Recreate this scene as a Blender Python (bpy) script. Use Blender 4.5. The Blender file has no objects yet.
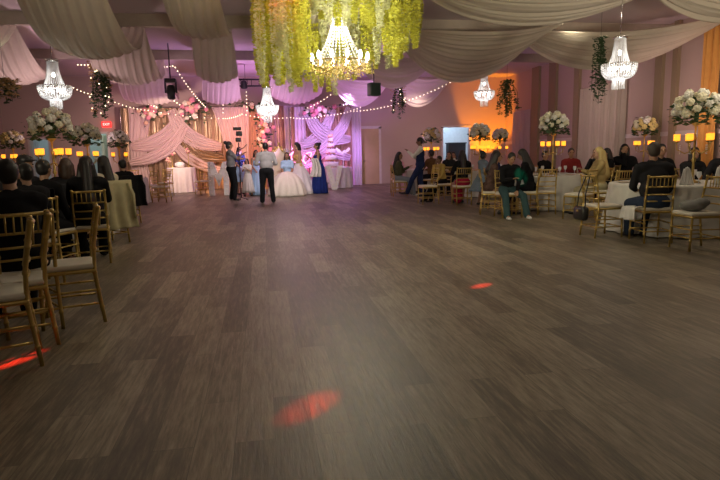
import bpy, math, random
from mathutils import Vector, Matrix
random.seed(7)
PI=math.pi
C=bpy.context.scene.collection
R_=math.radians
# ---------------------------------------------------------------- camera
F=560.; CH=1.28
yaw=math.atan(95/560); pitch=math.atan(85/560); roll=R_(-1.2)
RM=Matrix.Rotation(-yaw,3,'Z')@Matrix.Rotation(PI/2-pitch,3,'X')@Matrix.Rotation(roll,3,'Z')
cam=bpy.data.cameras.new('camera'); co=bpy.data.objects.new('camera',cam); C.objects.link(co)
co.matrix_world=Matrix.Translation((0,0,CH))@RM.to_4x4()
cam.sensor_width=36; cam.lens=F/720*36; cam.clip_end=200
bpy.context.scene.camera=co
def ray(px,py): return RM@Vector(((px-360)/F,(240-py)/F,-1))
def gnd(px,py,z=0.):
    d=ray(px,py); t=(z-CH)/d.z; return Vector((d.x*t,d.y*t,z))
def atY(px,py,Y):
    d=ray(px,py); t=Y/d.y; return Vector((d.x*t,Y,CH+d.z*t))
def atX(px,py,X):
    d=ray(px,py); t=X/d.x; return Vector((X,d.y*t,CH+d.z*t))
# ---------------------------------------------------------------- materials
_m={}
def mat(name,col,rough=.7,metal=0.,var=.12,scale=8.,emit=None,es=0.,sheen=0.,trans=0.,bump=0.,spec=.5):
    if name in _m: return _m[name]
    m=bpy.data.materials.new(name); m.use_nodes=True; nt=m.node_tree; n=nt.nodes; l=nt.links
    b=n['Principled BSDF']; out=n['Material Output']
    tc=n.new('ShaderNodeTexCoord'); no=n.new('ShaderNodeTexNoise'); no.inputs['Scale'].default_value=scale; no.inputs['Detail'].default_value=3
    l.new(tc.outputs['Object'],no.inputs['Vector'])
    mx=n.new('ShaderNodeMix'); mx.data_type='RGBA'
    a=[max(0,c*(1-var)) for c in col]; c2=[min(1,c*(1+var)) for c in col]
    mx.inputs[6].default_value=(*a,1); mx.inputs[7].default_value=(*c2,1)
    l.new(no.outputs['Fac'],mx.inputs[0]); l.new(mx.outputs[2],b.inputs['Base Color'])
    b.inputs['Roughness'].default_value=rough; b.inputs['Metallic'].default_value=metal
    b.inputs['Specular IOR Level'].default_value=spec
    if sheen: b.inputs['Sheen Weight'].default_value=sheen
    if emit: b.inputs['Emission Color'].default_value=(*emit,1); b.inputs['Emission Strength'].default_value=es
    if bump:
        bp=n.new('ShaderNodeBump'); bp.inputs['Strength'].default_value=bump; l.new(no.outputs['Fac'],bp.inputs['Height']); l.new(bp.outputs[0],b.inputs['Normal'])
    if trans:
        t=n.new('ShaderNodeBsdfTranslucent'); l.new(mx.outputs[2],t.inputs[0]); ms=n.new('ShaderNodeMixShader'); ms.inputs[0].default_value=trans
        l.new(b.outputs[0],ms.inputs[1]); l.new(t.outputs[0],ms.inputs[2]); l.new(ms.outputs[0],out.inputs[0])
    _m[name]=m; return m
def sheer(name,col,alpha):
    m=mat(name,col,.8,trans=.45,var=.06); nt=m.node_tree; out=nt.nodes['Material Output']; src=out.inputs[0].links[0].from_socket
    t=nt.nodes.new('ShaderNodeBsdfTransparent'); ms=nt.nodes.new('ShaderNodeMixShader'); ms.inputs[0].default_value=alpha
    nt.links.new(t.outputs[0],ms.inputs[1]); nt.links.new(src,ms.inputs[2]); nt.links.new(ms.outputs[0],out.inputs[0]); return m
GOLD=mat('gold_paint',(.55,.40,.13),.32,.75,scale=20); CUSH=mat('ivory_cushion',(.72,.68,.58),.85)
CLOTH=mat('white_tablecloth',(.62,.61,.57),.85,sheen=.2); WHITE=mat('white_paint',(.8,.79,.76),.5)
BLACK=mat('black_metal',(.02,.02,.022),.45,.2); DRAPE=mat('ceiling_chiffon',(.66,.60,.50),.85,trans=.4,var=.05)
LEAF=mat('dark_green_leaves',(.035,.075,.025),.6,var=.5,scale=30); PETAL=mat('cream_petals',(.92,.88,.70),.75,trans=.3,var=.1,scale=25)
PETALY=mat('pale_yellow_petals',(.75,.62,.25),.75,trans=.15,scale=25); PINKF=mat('pink_petals',(.80,.30,.36),.75,trans=.2,scale=20,var=.35)
PEACHF=mat('peach_petals',(.85,.52,.36),.75,trans=.2,scale=20,var=.3)
WIST=mat('yellow_green_wisteria',(.80,.76,.12),.7,trans=.45,var=.45,scale=3); WISTW=mat('pale_wisteria',(.84,.86,.50),.7,trans=.45,var=.35,scale=3)
CRYS=mat('crystal',(.92,.93,.95),.15,trans=.5,var=.04,spec=.9); CHROME=mat('chrome',(.8,.8,.82),.15,1.)
BULB=mat('lit_bulb',(1,1,1),.5,emit=(1,.93,.8),es=11); WARMB=mat('warm_fairy_bulb',(1,.9,.7),.5,emit=(1,.80,.5),es=4)
FLAME=mat('candle_flame',(1,.8,.4),.5,emit=(1,.62,.15),es=14)
AMBER=mat('amber_votive_glass',(.95,.50,.08),.35,trans=.5,emit=(1,.45,.04),es=2.0)  # flame light through the glass is set as its own glow
GLASS=mat('clear_glass',(.85,.87,.88),.08,trans=.5,spec=.8); HAIRB=mat('black_hair',(.012,.010,.010),.5,scale=40); HAIRBR=mat('dark_brown_hair',(.05,.028,.018),.5,scale=40)
BLOND=mat('blond_hair',(.52,.40,.16),.5,scale=30); GREYH=mat('grey_hair',(.25,.24,.23),.6,scale=30)
EYE=mat('eye_dark',(.02,.015,.012),.2); LIP=mat('lips',(.38,.13,.11),.5)
# ---------------------------------------------------------------- mesh builder
class MB:
    def __init__(s): s.v=[]; s.f=[]
    def add(s,v,f):
        o=len(s.v); s.v+= [tuple(p) for p in v]; s.f+=[tuple(i+o for i in q) for q in f]; return s
    def box(s,c,d,rz=0,M=None):
        v=[]
        for z in (-1,1):
            for y in (-1,1):
                for x in (-1,1):
                    p=Vector((x*d[0]/2,y*d[1]/2,z*d[2]/2))
                    if M: p=M@p
                    if rz: p=Matrix.Rotation(rz,3,'Z')@p
                    v.append(p+Vector(c))
        return s.add(v,[(0,2,3,1),(4,5,7,6),(0,1,5,4),(2,6,7,3),(0,4,6,2),(1,3,7,5)])
    def bbox(s,x0,x1,y0,y1,z0,z1): return s.box(((x0+x1)/2,(y0+y1)/2,(z0+z1)/2),(abs(x1-x0),abs(y1-y0),abs(z1-z0)))
    def rbox(s,c,d,r=.02,n=3,rz=0):
        # rounded slab: superellipse rings
        rings=[]; hx,hy,hz=[k/2 for k in d]; r=min(r,hx,hy,hz)
        zs=[]
        for i in range(n+1):
            a=PI/2*i/n; zs.append((-hz+r-r*math.cos(a),r-r*math.sin(a)))
        for i in range(n+1):
            a=PI/2*i/n; zs.append((hz-r+r*math.sin(a),r-r*math.cos(a)))
        v=[];N=0
        for z,ins in zs:
            ring=[]
            for q,(sx,sy) in enumerate(((1,1),(-1,1),(-1,-1),(1,-1))):
                for k in range(n+1):
                    a=q*PI/2+PI/2*k/n; rr=r-ins if r>ins else 0.0001
                    ring.append((sx*(hx-r)+rr*math.cos(a), sy*(hy-r)+rr*math.sin(a), z))
            N=len(ring); v+=ring
        Mz=Matrix.Rotation(rz,3,'Z')
        v=[Mz@Vector(p)+Vector(c) for p in v]; f=[]
        for j in range(len(zs)-1):
            for i in range(N): f.append((j*N+i,j*N+(i+1)%N,(j+1)*N+(i+1)%N,(j+1)*N+i))
        f.append(tuple(range(N))[::-1]); f.append(tuple((len(zs)-1)*N+i for i in range(N)))
        return s.add(v,f)
    def tube(s,pts,r,n=8,cap=True,flat=1.):
        pts=[Vector(p) for p in pts]; L=len(pts); rs=r if isinstance(r,(list,tuple)) else [r]*L
        v=[];up=Vector((0,0,1)); prev=None
        for i,p in enumerate(pts):
            t=(pts[min(i+1,L-1)]-pts[max(i-1,0)]).normalized()
            if prev is None: a=t.cross(up if abs(t.z)<.95 else Vector((1,0,0))).normalized()
            else: a=(prev-t*prev.dot(t)).normalized()
            prev=a; b=t.cross(a)
            for k in range(n): v.append(p+a*math.cos(2*PI*k/n)*rs[i]+b*math.sin(2*PI*k/n)*rs[i]*flat)
        f=[(i*n+k,i*n+(k+1)%n,(i+1)*n+(k+1)%n,(i+1)*n+k) for i in range(L-1) for k in range(n)]
        if cap: f+=[tuple(range(n))[::-1],tuple((L-1)*n+k for k in range(n))]
        return s.add(v,f)
    def lathe(s,prof,c=(0,0,0),n=16,fr=None):
        v=[];c=Vector(c)
        for r,z in prof:
            for k in range(n):
                a=2*PI*k/n; rr=r*(fr(a,z) if fr else 1); v.append(c+Vector((rr*math.cos(a),rr*math.sin(a),z)))
        L=len(prof); f=[(i*n+k,i*n+(k+1)%n,(i+1)*n+(k+1)%n,(i+1)*n+k) for i in range(L-1) for k in range(n)]
        f+=[tuple(range(n))[::-1],tuple((L-1)*n+k for k in range(n))]
        return s.add(v,f)
    def ell(s,c,r,nu=12,nv=8,M=None):
        c=Vector(c); v=[]; 
        for j in range(1,nv):
            t=PI*j/nv
            for k in range(nu):
                a=2*PI*k/nu; p=Vector((r[0]*math.sin(t)*math.cos(a),r[1]*math.sin(t)*math.sin(a),r[2]*math.cos(t)))
                if M: p=M@p
                v.append(c+p)
        T=Vector((0,0,r[2])); 
        if M: T=M@T
        v+= [c+T,c-T]; top=len(v)-2
        f=[(j*nu+k,(j+1)*nu+k,(j+1)*nu+(k+1)%nu,j*nu+(k+1)%nu) for j in range(nv-2) for k in range(nu)]
        f+=[(top,k,(k+1)%nu) for k in range(nu)]+[(top+1,(nv-2)*nu+(k+1)%nu,(nv-2)*nu+k) for k in range(nu)]
        return s.add(v,f)
    def cap(s,p0,p1,r0,r1,n=12,flat=1.):
        p0=Vector(p0);p1=Vector(p1); d=p1-p0; L=d.length or 1e-4; t=d/L; pts=[];rs=[]
        for i in range(5):
            a=PI/2*(1-i/4); pts.append(p0-t*r0*math.sin(a)*.98); rs.append(max(r0*math.cos(a),r0*.12))
        for i in range(5):
            a=PI/2*i/4; pts.append(p1+t*r1*math.sin(a)*.98); rs.append(max(r1*math.cos(a),r1*.12))
        return s.tube(pts,rs,n,True,flat)
    def grid(s,fn,nu,nv):
        v=[fn(i/nu,j/nv) for j in range(nv+1) for i in range(nu+1)]; w=nu+1
        return s.add(v,[(j*w+i,j*w+i+1,(j+1)*w+i+1,(j+1)*w+i) for j in range(nv) for i in range(nu)])
    def leafs(s,pts,size,up=None):
        for p in pts:
            p=Vector(p); q=Matrix.Rotation(random.uniform(0,6.28),3,'Z')@Matrix.Rotation(random.uniform(-1.2,1.2),3,'X')
            z=size*random.uniform(.6,1.25); vs=[(-.5,0,0),(0,-.32,.12),(.5,0,0),(0,.32,.12)]
            s.add([p+q@Vector(a)*z for a in vs],[(0,1,2,3)])
        return s
    def mesh(s,name,m,smooth=True):
        me=bpy.data.meshes.new(name); me.from_pydata(s.v,[],s.f); me.materials.append(m)
        if smooth: me.polygons.foreach_set('use_smooth',[True]*len(me.polygons))
        me.update(); return me
    def build(s,name,m,parent=None,smooth=True,loc=None):
        o=bpy.data.objects.new(name,s.mesh(name,m,smooth)); C.objects.link(o)
        if parent is not None: o.parent=parent
        if loc is not None: o.location=loc
        return o
    def remesh(s,name,m,parent,vox=.011,it=3):
        o=s.build('tmp',m); md=o.modifiers.new('r','REMESH'); md.mode='VOXEL'; md.voxel_size=vox; md.use_smooth_shade=True
        sm=o.modifiers.new('s','SMOOTH'); sm.iterations=it; sm.factor=.5
        dg=bpy.context.evaluated_depsgraph_get(); me=bpy.data.meshes.new_from_object(o.evaluated_get(dg))
        bpy.data.objects.remove(o); me.name=name
        if not me.materials: me.materials.append(m)
        me.polygons.foreach_set('use_smooth',[True]*len(me.polygons))
        r=bpy.data.objects.new(name,me); C.objects.link(r); r.parent=parent; return r
def empty(name,loc,rz=0,label=None,cat=None,group=None):
    o=bpy.data.objects.new(name,None); o.empty_display_size=.1; C.objects.link(o); o.location=loc; o.rotation_euler=(0,0,rz)
    return tag(o,label,cat,group)
def tag(o,label=None,cat=None,group=None,kind=None):
    if label: o['label']=label
    if cat: o['category']=cat
    if group: o['group']=group
    if kind: o['kind']=kind
    return o
def st(o): o['kind']='structure'; return o
KIDS={}
def dup(root,loc,rz,label=None,group=None,scale=None):
    def cp(o,par):
        c=o.copy(); C.objects.link(c); c.parent=par
        for ch in KIDS.get(o.name) or list(o.children): cp(ch,c)
        return c
    r=cp(root,None); r.location=loc; r.rotation_euler=(0,0,rz)
    if label: r['label']=label
    if group: r['group']=group
    if scale: r.scale=(scale,)*3
    return r
# ---------------------------------------------------------------- room shell
CEIL=4.6; XL=-10.; XR=11.; YB=24.5; YF=-4.
def floor_mat():
    m=bpy.data.materials.new('vinyl_planks'); m.use_nodes=True; nt=m.node_tree; n=nt.nodes; l=nt.links; b=n['Principled BSDF']
    tc=n.new('ShaderNodeTexCoord'); mp=n.new('ShaderNodeMapping'); mp.inputs['Rotation'].default_value=(0,0,PI/2); l.new(tc.outputs['Object'],mp.inputs[0])
    br=n.new('ShaderNodeTexBrick'); br.offset=.37; br.inputs['Scale'].default_value=1; br.inputs['Brick Width'].default_value=1.22; br.inputs['Row Height'].default_value=.18
    br.inputs['Mortar Size'].default_value=.002; br.inputs['Mortar Smooth'].default_value=.3; br.inputs['Color1'].default_value=(.10,.10,.10,1); br.inputs['Color2'].default_value=(.9,.9,.9,1); br.inputs['Mortar'].default_value=(.0,.0,.0,1)
    l.new(mp.outputs[0],br.inputs['Vector'])
    m2=n.new('ShaderNodeMapping'); m2.inputs['Scale'].default_value=(42,4,1); l.new(tc.outputs['Object'],m2.inputs[0])
    # per-plank grain offset
    ad=n.new('ShaderNodeVectorMath'); ad.operation='ADD'; l.new(m2.outputs[0],ad.inputs[0]); l.new(br.outputs['Color'],ad.inputs[1])
    no=n.new('ShaderNodeTexNoise'); no.inputs['Scale'].default_value=1; no.inputs['Detail'].default_value=8; no.inputs['Roughness'].default_value=.7; l.new(ad.outputs[0],no.inputs['Vector'])
    no2=n.new('ShaderNodeTexNoise'); no2.inputs['Scale'].default_value=.9; no2.inputs['Detail'].default_value=3; l.new(tc.outputs['Object'],no2.inputs['Vector'])
    a=n.new('ShaderNodeMath'); a.operation='MULTIPLY'; a.inputs[1].default_value=.26; l.new(br.outputs['Color'],a.inputs[0])
    c=n.new('ShaderNodeMath'); c.operation='MULTIPLY_ADD'; c.inputs[1].default_value=.95; l.new(no.outputs['Fac'],c.inputs[0]); l.new(a.outputs[0],c.inputs[2])
    d=n.new('ShaderNodeMath'); d.operation='MULTIPLY_ADD'; d.inputs[1].default_value=.25; l.new(no2.outputs['Fac'],d.inputs[0]); l.new(c.outputs[0],d.inputs[2])
    cr=n.new('ShaderNodeValToRGB'); l.new(d.outputs[0],cr.inputs[0]); e=cr.color_ramp.elements
    e[0].position=.42; e[0].color=(.040,.032,.022,1); e[1].position=.96; e[1].color=(.34,.29,.205,1)
    x=e.new(.68); x.color=(.135,.110,.075,1)
    l.new(cr.outputs[0],b.inputs['Base Color'])
    rr=n.new('ShaderNodeMapRange'); rr.inputs[3].default_value=.36; rr.inputs[4].default_value=.52; l.new(no.outputs['Fac'],rr.inputs[0]); l.new(rr.outputs[0],b.inputs['Roughness'])
    bp=n.new('ShaderNodeBump'); bp.inputs['Strength'].default_value=.25; bp.inputs['Distance'].default_value=.01; l.new(c.outputs[0],bp.inputs['Height']); l.new(bp.outputs[0],b.inputs['Normal'])
    return m
st(MB().bbox(XL-.2,XR+.2,YF-.2,YB+3.2,-.1,0).build('floor',floor_mat(),smooth=False))
WALL=mat('mauve_wall_paint',(.50,.38,.35),.85,scale=1.2,var=.05,bump=.02); CEILM=mat('ceiling_paint',(.62,.54,.58),.9,scale=1,var=.04)
st(MB().bbox(XL-.2,XR+.2,YF-.2,YB+3.2,CEIL,CEIL+.1).build('ceiling',CEILM,smooth=False))
st(MB().bbox(XL-.15,XL,YF,YB+3,0,CEIL).build('wall_left',WALL,smooth=False))
st(MB().bbox(XR,XR+.15,YF,YB+3,0,CEIL).build('wall_right',WALL,smooth=False))
st(MB().bbox(XL,XR,YF-.15,YF,0,CEIL).build('wall_front',WALL,smooth=False))
# back wall with openings
def xb(px): return atY(px,150,YB).x
op=[(xb(31),xb(49),2.15),(xb(89),xb(108),2.35),(xb(443),xb(469),2.42)]
b=MB(); x=XL
for x0,x1,h in op:
    b.bbox(x,x0,YB,YB+.15,0,CEIL); b.bbox(x0,x1,YB,YB+.15,h,CEIL); x=x1
b.bbox(x,XR,YB,YB+.15,0,CEIL); st(b.build('wall_back',WALL,smooth=False))
PALE=mat('pale_corridor_paint',(.62,.70,.72),.8); st(MB().bbox(XL,XR,YB+2.9,YB+3.05,0,CEIL).build('wall_corridor',PALE,smooth=False))
TRIM=mat('white_trim',(.62,.55,.55),.5)
for i,(x0,x1,h) in enumerate(op):
    t=MB().bbox(x0-.08,x0,YB-.03,YB+.0,0,h+.08).bbox(x1,x1+.08,YB-.03,YB,0,h+.08).bbox(x0,x1,YB-.03,YB,h,h+.08); st(t.build('trim_%d'%(i+1),TRIM,smooth=False))
# wooden door
d0,d1=xb(358)+.12,xb(381)-.1; dh=atY(370,127,YB).z
dr=st(MB().bbox(d0,d1,YB-.05,YB,0.01,dh-.08).build('door_1',mat('birch_door',(.50,.35,.20),.5,scale=3,var=.12),smooth=False))
MB().bbox(d0-.12,d0,YB-.07,YB,0,dh).bbox(d1,d1+.1,YB-.07,YB,0,dh).bbox(d0-.12,d1+.1,YB-.07,YB,dh-.08,dh+.04).build('door_frame',TRIM,dr,False)
MB().tube([(d0+.1,YB-.05,1.02),(d0+.1,YB-.11,1.02),(d0+.22,YB-.11,1.02)],.014).build('door_handle',CHROME,dr)
for i,Y in enumerate((5.2,9.75,14.25,18.75)):
    st(MB().bbox(XL,XR,Y-.08,Y+.08,4.32,CEIL).build('beam_%d'%(i+1) if False else 'trim_%d'%(i+4),mat('beam_paint',(.50,.44,.38),.8),smooth=False))
st(MB().bbox(XL,XR,YB-.02,YB,0,.1).build('baseboard_back',TRIM,smooth=False)) if False else None
st(MB().bbox(XR-.02,XR,YF,YB,0,.12).build('baseboard_right',TRIM,smooth=False)); st(MB().bbox(XL,XL+.02,YF,YB,0,.12).build('baseboard_left',TRIM,smooth=False))
# chair rail on right wall
st(MB().bbox(XR-.03,XR,YF,YB,1.62,1.74).build('trim_8',TRIM,smooth=False))
# pilasters on right wall
PIL=mat('tan_pilaster_paint',(.30,.23,.15),.8,var=.06); ORP=mat('tan_fabric_orange_light',(.60,.30,.07),.8)  # curtain panel colour includes the orange light falling on it
def yr(px): return atX(px,120,XR).y
for i,(a,c_) in enumerate(((533,540),(550,557),(575,580),(655,662),(672,677))):
    st(MB().bbox(XR-.1,XR,yr(c_),yr(a),0,CEIL).build('trim_%d'%(9+i),PIL,smooth=False))
def curtain(name,p0,p1,z0,z1,m,label,cat='curtain',amp=.05,per=.16,group=None,flare=0):
    p0=Vector((*p0,0));p1=Vector((*p1,0)); d=(p1-p0); L=d.length; t=d/L; nrm=Vector((t.y,-t.x,0)); np_=max(3,int(L/per)); sd=random.random()*6
    def fn(u,v):
        z=z0+(z1-z0)*v; w=math.sin(u*np_*2*PI+sd+math.sin(v*2+u*5)*.6)+.35*math.sin(u*np_*4.7*PI+sd*2)
        return p0+t*(L*u)+nrm*(amp*w*(1-.3*v)+.02)+Vector((0,0,z))
    o=MB().grid(fn,np_*12,10).build(name,m); return tag(o,label,cat,group)
SH1=mat('pinkish_white_voile',(.66,.55,.56),.85,trans=.3,var=.05); SH2=mat('ivory_voile',(.66,.60,.52),.85,trans=.3,var=.05)
curtain('wall_curtain',(XR-.12,yr(532)),(XR-.12,yr(515)),.05,3.0,SH1,'pinkish voile curtain on the right wall near the orange corner')
curtain('wall_curtain',(XR-.12,yr(627)),(XR-.12,yr(582)),.05,3.35,SH2,'wide ivory voile curtain on the right wall behind the blond woman')
curtain('wall_curtain',(XR-.14,yr(721)),(XR-.14,yr(703)),.05,4.4,ORP,'tall tan curtain panel with orange light in its colour at right edge of the picture')
curtain('doorway_curtain',(xb(31)+.02,YB+.3),(xb(37),YB+.3),.02,2.1,mat('blue_white_voile',(.6,.7,.75),.8,trans=.3),'pale bluish curtain in the left doorway of the back wall')
curtain('doorway_curtain',(xb(99),YB+.4),(xb(106),YB+.4),.02,2.3,mat('green_white_voile',(.66,.75,.66),.8,trans=.3),'pale greenish white curtain in the doorway under the exit sign')
# dark low screen in the right opening
c0=atY(445,150,YB+.6); c1=atY(468,150,YB+.6); ctop=atY(455,142.5,YB+.6).z
s_=empty('counter',((c0.x+c1.x)/2,YB+.7,0),0,'dark counter inside the bluish opening of the back wall','counter')
w=c1.x-c0.x-.3
MB().bbox(-w/2,w/2,-.2,.2,0,ctop-.05).build('body',mat('dark_counter',(.03,.05,.07),.6),s_,False); MB().bbox(-w/2-.03,w/2+.03,-.24,.24,ctop-.05,ctop).build('counter_top',mat('slate_top',(.05,.07,.09),.4),s_,False)
# exit sign
e=atY(107,124.5,YB); ex=empty('exit_sign',(e.x,YB-.06,e.z),0,'small red lit exit sign on back wall above the pale doorway','sign')
MB().box((0,0,0),(.34,.08,.22)).build('housing',mat('sign_red_face',(.6,.03,.02),.4,emit=(1,.02,.02),es=2.2),ex,False)
def text(body,size,loc,rot,m,parent,name,ext=.005):
    cu=bpy.data.curves.new(name,'FONT'); cu.body=body; cu.size=size; cu.align_x='CENTER'; cu.align_y='CENTER'; cu.extrude=ext
    o=bpy.data.objects.new('t',cu); C.objects.link(o); dg=bpy.context.evaluated_depsgraph_get(); me=bpy.data.meshes.new_from_object(o.evaluated_get(dg)); bpy.data.objects.remove(o)
    me.materials.clear(); me.materials.append(m); r=bpy.data.objects.new(name,me); C.objects.link(r); r.parent=parent; r.location=loc; r.rotation_euler=rot; return r
text('EXIT',.13,(0,-.045,0),(PI/2,0,0),mat('sign_letter_white',(1,.8,.8),.5,emit=(1,.35,.3),es=3),ex,'lettering')
# ---------------------------------------------------------------- ceiling drapes
def band(X,Ys,w,z1,sags,label,m=DRAPE,group='ceiling drapes',cup=.22,sd=0):
    """fabric strip running away from the viewer, slung between ceiling beams"""
    top=empty('ceiling_drape',(X[0],Ys[0],0),0,label,'drape',group); X0,Y0=X[0],Ys[0]
    for k in range(len(Ys)-1):
        y0,y1=Ys[k],Ys[k+1]; xa,xb_=X[k],X[k+1]; s=sags[k]; wa,wb=w[k],w[k+1]; zt0=z1[k]; zt1=z1[k+1]
        rnd=random.random()*6
        def fn(u,v):
            q=v; g=4*q*(1-q); cu=(2*u-1); ww=(wa+(wb-wa)*q)*(.86+.14*g)
            pl=math.sin(u*ww*2*PI/.17+rnd+.8*math.sin(q*3+u*3))+.5*math.sin(u*ww*2*PI/.093+rnd*2)
            z=zt0+(zt1-zt0)*q-s*g*(1-cup*cu*cu)-.018*pl
            return Vector((xa+(xb_-xa)*q-X0+cu*ww/2+.008*pl, y0+(y1-y0)*q-Y0, z))
        MB().grid(fn,int(max(wa,wb)*60),22).build('fabric_swag',m,top)
    return top
zt=4.31
band([-5.6,-5.6,-6.0,-6.6],[5.2,9.75,14.25,18.75],[1.5,1.6,1.6,1.5],[zt]*4,[1.0,1.15,1.0],'cream ceiling drape at the far left above the left tables',cup=.3)
band([-3.1,-3.1,-3.25,-3.6,-3.9],[5.2,9.75,14.25,18.75,23.2],[1.6,1.5,1.6,1.7,1.9],[zt]*4+[3.9],[.9,1.05,1.0,.9],'cream ceiling drape left of the black moving head light')
band([-1.1,-1.1,-1.05,-1.2,-1.45],[5.2,9.75,14.25,18.75,23.2],[1.0,1.0,1.1,1.2,1.5],[zt]*4+[3.9],[.3,.6,.95,.9],'tan ceiling drape between the moving head light and the wisteria')
band([1.2,1.3,1.3,1.3],[9.75,14.25,18.75,23.2],[1.6,1.6,1.8,2.1],[zt]*3+[3.9],[.7,.8,.9],'pink lit ceiling drape behind the wisteria chandelier, over the throne',cup=.45)
def lateral(xa,xb,Ya,Yb,w,s0,s1,label,ends=.45,z=4.31,zb=None):
    """fabric slung sideways between two anchor points, folds following its curve"""
    top=empty('ceiling_drape',((xa+xb)/2,(Ya+Yb)/2,0),0,label,'drape','ceiling drapes'); cx,cy=(xa+xb)/2,(Ya+Yb)/2; rnd=random.random()*6; zb=z if zb is None else zb
    def fn(u,v):
        q=u; g=4*q*(1-q); ww=w*(ends+(1-ends)*g**.6); sg=s0+(s1-s0)*v+.03*math.sin(v*w*2*PI/.21+rnd+q*2)+.015*math.sin(v*w*2*PI/.09+rnd)
        return Vector((xa+(xb-xa)*q-cx, Ya+(Yb-Ya)*q-cy+(v-.5)*ww+.02*math.sin(v*30), z+(zb-z)*q-sg*g-.02*math.sin(v*w*2*PI/.15)))
    MB().grid(fn,40,int(w*36)).build('fabric_swag',DRAPE,top); return top
lateral(2.35,5.0,20.6,20.6,1.3,.45,1.25,'violet lit ceiling swag over the tiered cake')
lateral(4.6,7.3,20.6,20.6,1.3,.4,1.25,'rosy ceiling swag above the plain wooden door')
lateral(2.75,5.5,16.9,16.6,1.5,.3,1.0,'mauve ceiling swag just right of the wisteria chandelier')
lateral(3.7,7.3,14.6,13.6,2.3,.25,1.1,'broad cream ceiling swag above the opening in the back wall')
lateral(6.9,10.95,14.2,11.4,1.7,.35,1.0,'cream ceiling swag ending at the right wall, above two basket chandeliers',zb=4.4)
lateral(3.2,7.6,10.4,9.4,2.2,.15,.55,'tan ceiling swag at the top edge of the picture right of the wisteria')
lateral(7.3,10.95,9.6,8.6,1.8,.2,.7,'cream ceiling swag at the upper right corner',zb=4.4)
# ---------------------------------------------------------------- crystal chandeliers
def chandelier():
    r=empty('crystal_chandelier',(0,0,0))      # origin at its lowest crystals
    MB().tube([(0,0,.93),(0,0,2.0)],.008,6).build('chain',CHROME,r)
    MB().lathe([(.05,.9),(.12,.905),(.13,.93),(.10,.95),(.02,.96)],n=20).build('crown',CHROME,r)
    b=MB()
    for k in range(28):
        a=2*PI*k/28; c,s=math.cos(a),math.sin(a)
        for j in range(22):
            q=j/21; rr=.095+.095*q**2.2; z=.91-.46*q; b.ell((rr*c,rr*s,z),(.009,.009,.012),5,4)
    b.build('crystal_strands',CRYS,r)
    MB().tube([(.29*math.cos(2*PI*k/32),.29*math.sin(2*PI*k/32),.445) for k in range(33)],.014,6,False).build('ring',CHROME,r)
    b=MB()
    for k in range(36):
        a=2*PI*k/36; c,s=math.cos(a),math.sin(a)
        for j in range(9):
            q=j/8; rr=.30*math.cos(q*1.05)+.0; z=.44-.23*math.sin(q*PI/2); b.ell((rr*c,rr*s,z),(.013,.013,.024),5,4)
    b.build('crystal_basket',CRYS,r)
    b=MB()
    for k in range(16):
        a=2*PI*k/16
        for j in range(9): b.ell((.105*math.cos(a),.105*math.sin(a),.2-.022*j),(.010,.010,.013),5,4)
    b.build('crystal_tassel',CRYS,r)
    for k in range(8):
        a=2*PI*(k+.5)/8; MB().ell((.17*math.cos(a),.17*math.sin(a),.37),(.022,.022,.045),8,6).build('bulb',BULB,r)
    MB().ell((0,0,.66),(.03,.03,.05),8,6).build('bulb',BULB,r)
    return r
LIGHTS=[]
def light(kind,loc,e,col,rad=.1,target=None,ang=40,blend=.5,name='lamp'):
    L=bpy.data.lights.new(name,kind); L.energy=e; L.color=col
    if kind=='SPOT': L.spot_size=R_(ang); L.spot_blend=blend
    if kind=='AREA': L.size=rad; L.shape='DISK'
    else: L.shadow_soft_size=rad
    o=bpy.data.objects.new(name,L); C.objects.link(o); o.location=loc
    if target is not None: o.rotation_euler=(Vector(target)-Vector(loc)).to_track_quat('-Z','Y').to_euler()
    return o
ch0=chandelier(); G='crystal chandeliers'
first=True
for px,py,Y,lab in((57,110,12,'lit crystal basket chandelier above the left tables'),(618,90,9.6,'large lit crystal basket chandelier at upper right, nearest of the basket chandeliers'),(484,107,16,'small lit crystal chandelier in front of the orange corner'),(268,123,15.5,'lit crystal chandelier in the middle, low in front of the stage drapes')):
    p=atY(px,py,Y)
    if first: ch0.location=p; ch0.rotation_euler=(0,0,.2); ch0['label']=lab; ch0['group']=G; ch0['category']='chandelier'; first=False
    else: dup(ch0,p,random.random(),lab,G)
    light('POINT',(p.x,p.y,p.z+.30),6.5,(1,.95,.88),.13)
    # chain up to the ceiling is part of the fixture
# ---------------------------------------------------------------- wisteria chandelier
P0=Vector((1.42,10.1,0)); wc=empty('wisteria_chandelier',(P0.x,P0.y,2.47),0,'huge round chandelier of hanging yellow green wisteria with lit crystal centre','chandelier')
def ringtube(rad,z,r): return [(rad*math.cos(2*PI*k/48),rad*math.sin(2*PI*k/48),z) for k in range(49)]
MB().tube(ringtube(1.25,1.62,.02),.02,6,False).tube(ringtube(.8,1.66,.02),.02,6,False).tube([(-1.25,0,1.62),(1.25,0,1.62)],.018,6).tube([(0,-1.25,1.62),(0,1.25,1.62)],.018,6).tube([(0,0,1.3),(0,0,2.0)],.02,6).build('frame',GOLD,wc)
strands=[]
for v in range(6):
    b=MB(); L=1.35 if v<4 else 1.0; n=560
    for i in range(n):
        q=random.random(); rad=.035+.055*math.sin(PI*min(1,q*1.1))**.7*(1-.4*q); a=random.random()*6.28
        b.leafs([(rad*math.cos(a),rad*math.sin(a),-L*q)],.066)
    b.tube([(0,0,0),(0,0,-L)],.006,4)
    strands.append(b.mesh('wisteria_strand',WIST if v not in(2,5) else WISTW,False))
def strand(par,me,loc,sc):
    o=bpy.data.objects.new('wisteria_strand',me); C.objects.link(o); o.parent=par; o.location=loc; o.scale=(1.0,1.0,sc); o.rotation_euler=(0,0,random.random()*6)
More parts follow.
